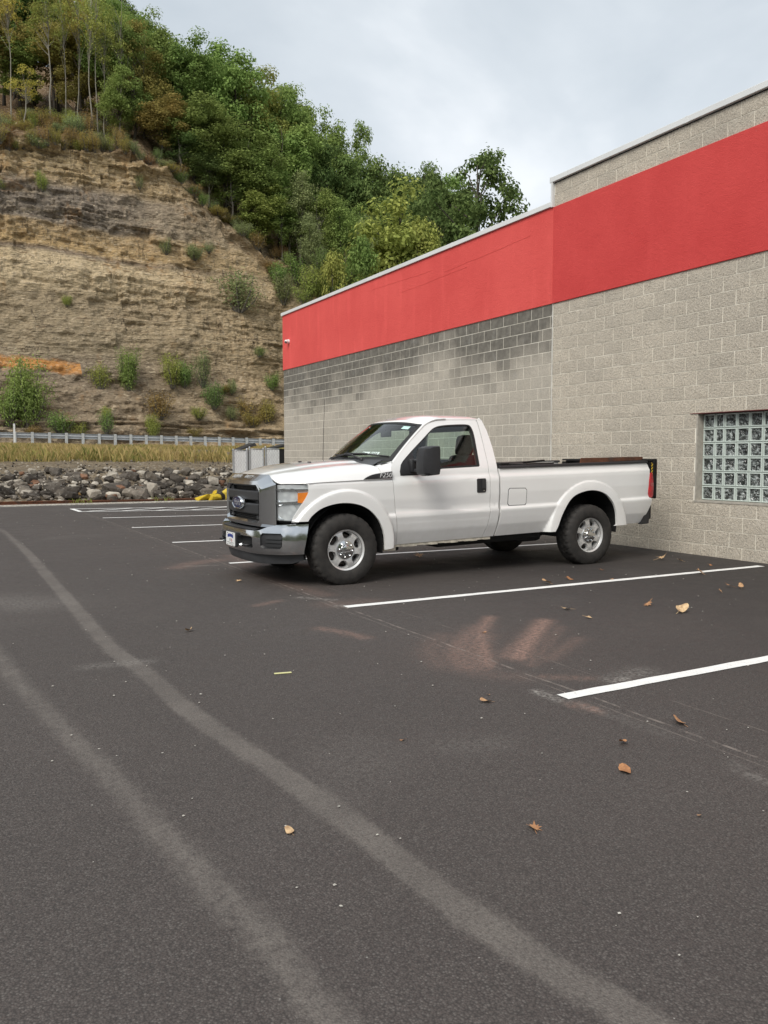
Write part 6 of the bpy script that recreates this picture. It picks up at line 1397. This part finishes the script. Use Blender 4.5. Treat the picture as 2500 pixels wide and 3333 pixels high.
for sd in (51, 52, 53, 54, 55):
    mb, LV, rng = shrub_shape(sd, {51: 2600, 52: 6000, 53: 2600, 54: 1800, 55: 1200}[sd], leaf=.040 if sd == 52 else .055, cone=.35 if sd == 52 else 0); tm = mesh('stems', mb.v, mb.f); tm.materials.append(BARK['grey']); SHR.append((tm, LV, rng, {}))
def plant_shrub(px, ybase, w, h, leaf, label, group=None, var=0, at=None, name='shrub'):
    P, dep = hit_cliff(px*S9, ybase*S9) if at is None else at
    tm, LV, rng, cache = SHR[var]
    if leaf not in cache: cache[leaf] = leaf_mesh('foliage', LV, rng, LEAF[leaf])
    root = empty(name, (P[0], P[1]-.10, P[2]-.05)); sw = 1.18*w*S9*dep/F_PX/.95; root.scale = (sw, sw*.8, 1.12*h*S9*dep/F_PX); root.rotation_euler = (0, 0, (px*3.7) % 6.28)
    for nm, me in (('stems', tm), ('foliage', cache[leaf])): o = bpy.data.objects.new(nm, me); col.objects.link(o); o.parent = root
    if group in ('undergrowth along the crest', 'small bushes on the rock face', 'bushes in the hollow'):
        cw = {'green': 'green', 'dark': 'dark green', 'lime': 'yellow-green', 'olive': 'olive brown', 'brown': 'russet', 'yellow': 'yellow', 'grey': 'grey-green'}[leaf]; hw = 'tall' if h > (30 if 'face' in group else 26) else 'low'
        wh = {'undergrowth along the crest': ('under the slender trees' if px < 270 else 'under the broad trees')+' along the crest of the rock face', 'small bushes on the rock face': 'rooted on the '+('lower ledges behind the guardrail' if ybase > 830 else 'upper rock face'), 'bushes in the hollow': 'in the hollow between cliff and roofline'}[group]
        label = '%s %s bush %s' % (hw, cw, wh); group = label.replace('bush', 'bushes')
    tag(root, label, 'shrub', group)
def shrubs():
    rg = random.Random(9)
    plant_shrub(62, 920, 92, 140, 'green', 'tall bushy green shrub standing below the orange rock band', None, 1); plant_shrub(15, 918, 70, 90, 'green', 'leafy green bush beside the tall bushy shrub under the cliff', None, 0); plant_shrub(278, 842, 66, 84, 'green', 'upright green bush with a drooping root on the scree', None, 1); plant_shrub(218, 838, 46, 50, 'lime', 'small yellowish bush left of the upright green bush', None, 3)
    plant_shrub(372, 836, 56, 66, 'lime', 'feathery yellow-green bush on the scree', None, 0); plant_shrub(398, 834, 42, 52, 'green', 'deep green bush growing into the feathery yellow-green bush', None, 2); plant_shrub(438, 832, 40, 70, 'grey', 'thin greyish green bush beside the feathery bushes', None, 3); plant_shrub(462, 882, 56, 52, 'dark', 'round dark green bush low on the scree', None, 2)
    plant_shrub(587, 842, 36, 34, 'green', 'small fern-like green bush near the building corner', None, 0); plant_shrub(515, 672, 95, 78, 'grey', 'wide straggly grey-green bush hanging on the upper face', None, 3); plant_shrub(330, 944, 36, 46, 'lime', 'bright light green sapling just behind the guardrail', None, 1); plant_shrub(345, 905, 78, 56, 'brown', 'dead rusty brown bush on the lower ledge', None, 3)
    plant_shrub(92, 412, 32, 38, 'lime', 'bright green bush clinging to the upper cliff', None, 0); plant_shrub(560, 770, 28, 20, 'green', 'tiny green bush in a crack of the middle face', None, 3)
    G = ('small scrubby green bush on the rock face', 'small bushes on the rock face')
    for x, y, w, h, lf in ((230, 935, 38, 50, 'green'), (130, 935, 64, 44, 'green'), (175, 945, 40, 32, 'lime'), (230, 905, 24, 28, 'lime'), (575, 912, 46, 46, 'olive'), (430, 905, 40, 26, 'lime'), (500, 905, 34, 28, 'grey'), (530, 898, 50, 40, 'olive'), (545, 920, 50, 30, 'olive'), (360, 550, 32, 32, 'grey'), (145, 660, 22, 22, 'lime'), (300, 408, 24, 30, 'grey'), (420, 560, 44, 30, 'grey'), (4, 408, 22, 24, 'lime'), (450, 545, 30, 22, 'grey'), (385, 385, 26, 14, 'grey'), (500, 850, 26, 30, 'grey'), (75, 940, 40, 22, 'brown'), (420, 945, 30, 22, 'olive'), (480, 850, 40, 18, 'olive')):
        plant_shrub(x, y, w, h, lf, *G, var=rg.choice((0, 2, 3, 4)))
    E = ('undergrowth bush along the crest of the rock face', 'undergrowth along the crest')
    for x in range(0, 620, 17):
        yb = float(np.interp(x, [0, 160, 250, 320, 390, 450, 510, 570, 610, 640], [318, 320, 322, 340, 372, 425, 462, 505, 540, 580]))+rg.uniform(-8, 8)
        plant_shrub(x, yb, rg.uniform(26, 46), rg.uniform(14, 34) if x > 300 else rg.uniform(20, 44), rg.choice(('olive', 'brown', 'lime', 'green', 'grey') if x < 270 else ('brown', 'olive', 'grey', 'green', 'dark')), *E, var=rg.choice((0, 2, 3, 4)))
    for x in range(0, 280, 16):                 # brushy slope above the left crest
        for k in range(2):
            Y = 67.2+k*2.2+rg.uniform(-.6, .6); X = on_y((x+rg.uniform(-8, 8))*S9, 300*S9, Y)[0]; z = float(hill_z(X, Y)); dep = (np.array([X, Y, z])-np.array([0, 0, CAM_H])) @ _f
            plant_shrub(x, 0, rg.uniform(30, 55), rg.uniform(16, 40), rg.choice(('olive', 'brown', 'brown', 'lime', 'grey')), *E, var=rg.choice((2, 3, 4)), at=(np.array([X, Y, z]), dep))
    F = ('leafy green bush in the hollow where the cliff meets the roofline', 'bushes in the hollow')
    for x, y, w, h, lf in ((600, 618, 50, 46, 'green'), (612, 655, 46, 60, 'grey'), (640, 615, 55, 55, 'green'), (668, 640, 56, 60, 'lime'), (690, 645, 55, 55, 'lime'), (715, 640, 60, 70, 'green'), (745, 620, 70, 70, 'green'), (655, 655, 50, 40, 'lime'), (590, 590, 44, 26, 'brown'), (625, 578, 36, 30, 'green'), (700, 600, 60, 60, 'dark')):
        Y = 58.5; P = on_y(x*S9, y*S9, Y); plant_shrub(x, y, w, h, lf, *F, var=rg.choice((0, 1, 2)), at=(P, (P-np.array([0, 0, CAM_H])) @ _f)) if x > 640 else plant_shrub(x, y, w, h, lf, *F, var=rg.choice((0, 1, 2)))
shrubs()

# ---- grass on the bank
def grass():
    rng = np.random.default_rng(4); n = 34000
    X = rng.uniform(-12, 24, n); Y = 36+15.6*rng.random(n)**.8; den = fbm(X*0.35, Y*0.5, 3, 7)
    keep = (rng.random(n) < np.clip(.02+den*3.4+(Y-38)*.045, .0, 1)); X, Y = X[keep], Y[keep]; n = len(X)
    Z = ez(X, Y)+fbm(X*0.7, Y*0.7, 4, 3)*0.22*np.clip((53-Y)/3, 0, 1)
    # each tuft is a fan of five blades
    V = []; tone = []
    for k in range(5):
        a = rng.uniform(0, 6.28, n); h = np.minimum((rng.uniform(.10, .30, n)+.35*rng.random(n)**4)*np.clip(.5+(den[keep]+.3)*1.3, .35, 1.4), np.maximum(.10, 1.375+Y/52*.80+rng.normal(size=n)*.05-Z)); w = rng.uniform(.006, .017, n); bend = rng.uniform(.1, .7, n)*h; dx, dy = np.cos(a), np.sin(a)
        bx, by = X+rng.normal(size=n)*.10, Y+rng.normal(size=n)*.10
        p0 = np.stack([bx-dy*w, by+dx*w, Z-.03], 1); p1 = np.stack([bx+dy*w, by-dx*w, Z-.03], 1); p2 = np.stack([bx+dx*bend*.4+dy*w*.6, by+dy*bend*.4-dx*w*.6, Z+h*.65], 1); p3 = np.stack([bx+dx*bend, by+dy*bend, Z+h], 1)
        V.append(np.stack([p0, p1, p2, p3], 1).reshape(-1, 3)); g = fbm(X*0.3+9, Y*0.3, 3, 17)+.5; tone.append(np.clip(g+rng.normal(size=n)*.18, 0, 1))
    V = np.concatenate(V); me = leaf_mesh('grass', V, rng, None); me.attributes['leaf'].data.foreach_set('value', np.concatenate(tone).astype(np.float32))
    m = NT('dry_grass'); r = m.attr('leaf'); c = m.ramp(r, [(0.30, (.50, .38, .18)), (0.58, (.46, .36, .15)), (0.74, (.36, .32, .11)), (0.90, (.20, .22, .07))]); d = m.n('BsdfDiffuse'); t = m.n('BsdfTranslucent'); mx = m.n('MixShader'); mx.inputs[0].default_value = .3
    for s_ in (d, t): m.t.links.new(c, s_.inputs[0])
    m.t.links.new(d.outputs[0], mx.inputs[1]); m.t.links.new(t.outputs[0], mx.inputs[2]); m.t.links.new(mx.outputs[0], m.out.inputs['Surface']); me.materials.append(m.m)
    o = link('grass', me); tag(o, 'dry straw-yellow grass covering the bank below the guardrail', 'grass', kind='stuff')
    # weeds by the rail
    n = 500; X = rng.uniform(-6, 7, n); Y = rng.uniform(25.5, 25.95, n); q = np.sin(X*2.1)+np.sin(X*5.3) > .5; X, Y = X[q], Y[q]; n = len(X); V = []
    for k in range(4):
        a = rng.uniform(0, 6.28, n); h = rng.uniform(.05, .2, n); w = .006; dx, dy = np.cos(a), np.sin(a); bx, by = X+rng.normal(size=n)*.03, Y+rng.normal(size=n)*.03; z = 0*X-.02
        V.append(np.stack([np.stack([bx-dy*w, by+dx*w, z], 1), np.stack([bx+dy*w, by-dx*w, z], 1), np.stack([bx+dx*h*.2, by+dy*h*.2, z+h*.6], 1), np.stack([bx+dx*h*.5, by+dy*h*.5, z+h], 1)], 1).reshape(-1, 3))
    me = leaf_mesh('weeds', np.concatenate(V), rng, LEAF['lime']); o = link('weeds', me); tag(o, 'low green weeds sprouting along the rusty rail', 'weeds', kind='stuff')
grass()

# ---- fallen leaves, grit and a paint stick on the asphalt
def litter():
    rg = random.Random(31)
    m = NT('dry_leaf'); ob = m.n('ObjectInfo').outputs['Random']; c = m.mix(ob, (.42, .20, .085), (.64, .46, .26)); c = m.mix(m.ramp(m.noise(40, 4), [(0.4, 0.5), (0.6, 0)]), c, (.16, .06, .025)); m.bsdf(c, 0.8, 0, m.bump(m.noise(60, 3), .4, .003)); mat = m.m
    def leaf(sd, kind):
        r = random.Random(sd); out = []
        if kind == 'maple':
            for k in range(22):
                t = k/22*2*math.pi; lob = [1, .45, .8, .42, .95, .42, .8, .45, .6, .35, .5][k % 11] if k < 22 else .5; out.append((math.cos(t)*lob*.5, math.sin(t)*lob*.45))
        else:
            for k in range(14): t = k/14*2*math.pi; out.append((math.cos(t)*.5*(1+r.uniform(-.1, .1)), math.sin(t)*.30*(1+r.uniform(-.15, .15))))
        cu = r.uniform(.5, 1.3); ph = r.uniform(0, 3.1); mb = MB(); n = len(out); z = lambda x, y: cu*(x*math.cos(ph)+y*math.sin(ph))**2*.9+.12*math.sin(5*x+ph)*y+.02
        rings = [[(x*s, y*s, z(x*s, y*s)) for x, y in out] for s in (1, .55)]; vs = rings[0]+rings[1]+[(0, 0, z(0, 0))]
        mb.add(vs, [(i, (i+1) % n, n+(i+1) % n, n+i) for i in range(n)]+[(n+i, n+(i+1) % n, 2*n) for i in range(n)]); mb.tube([(0, 0, .02), (-.35, -.05, .02), (-.75, -.12, .03)], [.014, .012, .012], 4)
        me = mesh('fallen_leaf', mb.v, mb.f, smooth=True); me.materials.append(mat); return me
    mp = [leaf(i, 'maple') for i in range(4)]; ov = [leaf(10+i, 'oval') for i in range(5)]
    def put(x, y, s, ms, label, group, tilt=.2):
        P = gnd(x*S9, y*S9); o = bpy.data.objects.new('fallen_leaf', rg.choice(ms)); col.objects.link(o); o.location = (P[0], P[1], .004); o.scale = (s, s, s); o.rotation_euler = (rg.uniform(0, tilt), rg.uniform(-tilt, tilt), rg.uniform(0, 6.28)); zmin = min((o.rotation_euler.to_matrix() @ Vector(v.co)*s).z for v in o.data.vertices); o.location.z = .003-zmin; tag(o, label, 'leaf', group)
    put(1153, 1790, .085, mp, 'tan lobed leaf lying alone on the bare asphalt', None, .15); put(625, 1797, .055, ov, 'pale rounded leaf lying between the two tyre tracks', None, .1); put(1349, 1666, .085, ov, 'large brown oval leaf on the asphalt', None, .15); put(1400, 1308, .14, mp, 'big curled maple leaf standing up on the asphalt', None, .9); put(1473, 1323, .16, ov, 'tan curled leaf beside the big standing maple leaf', None, .3); put(1049, 1517, .07, ov, 'small tan leaf near the corner of the nearest stall line', None, .2)
    for x, y, s in ((1345, 1608, .06), (1466, 1563, .09), (1272, 1336, .08), (1223, 1317, .11), (1180, 1261, .11), (1231, 1252, .10), (1511, 1240, .15), (1430, 1210, .17), (1468, 1213, .10), (1575, 1269, .10), (1600, 1271, .09), (1555, 1280, .07), (516, 1257, .09), (409, 1364, .07), (905, 1203, .20), (1300, 1232, .08), (1045, 1367, .04), (1055, 1502, .035), (1535, 1222, .06), (1322, 1252, .06), (870, 1600, .03), (1510, 1764, .03)):
        put(x, y, s, ov if rg.random() < .6 else mp, 'small dry brown leaf scattered on the asphalt', 'scattered dry leaves', .5)
    st = MB(); P = gnd(611*S9, 1455*S9); st.box(-.055, .055, -.012, .012, .001, .004); o = st.build('paper_strip', simple('pale_yellow_paper', (.62, .60, .30), .7)); o.location = (P[0], P[1], .002); o.rotation_euler = (0, 0, rad(-12)); tag(o, 'pale yellow paper strip lying on the asphalt', 'paper scrap')
    rng = np.random.default_rng(12); vs = []; fs = []; oc = [(1, 0, 0), (-1, 0, 0), (0, 1, 0), (0, -1, 0), (0, 0, 1), (0, 0, -1)]; of = [(0, 2, 4), (2, 1, 4), (1, 3, 4), (3, 0, 4), (2, 0, 5), (1, 2, 5), (3, 1, 5), (0, 3, 5)]
    for i in range(800):
        x, y = (rng.uniform(-3, 9.2), 1.3+rng.random()**1.3*20); s = rng.uniform(.002, .0060)*(1+.05*y); n0 = len(vs); a = rng.uniform(0, 6.28)
        for q in oc: k = rng.uniform(.6, 1.2); vs.append((x+(q[0]*math.cos(a)-q[1]*math.sin(a))*s*k*1.3, y+(q[0]*math.sin(a)+q[1]*math.cos(a))*s*k, .004+q[2]*s*.6*k+s*.3))
        fs += [tuple(b+n0 for b in f) for f in of]
    o = link('grit', mesh('grit', vs, fs), simple('pale_grit_stone', (.42, .40, .36), .9, 0, .3, 3)); tag(o, 'loose pale grit scattered over the asphalt', 'grit', kind='stuff')
litter()
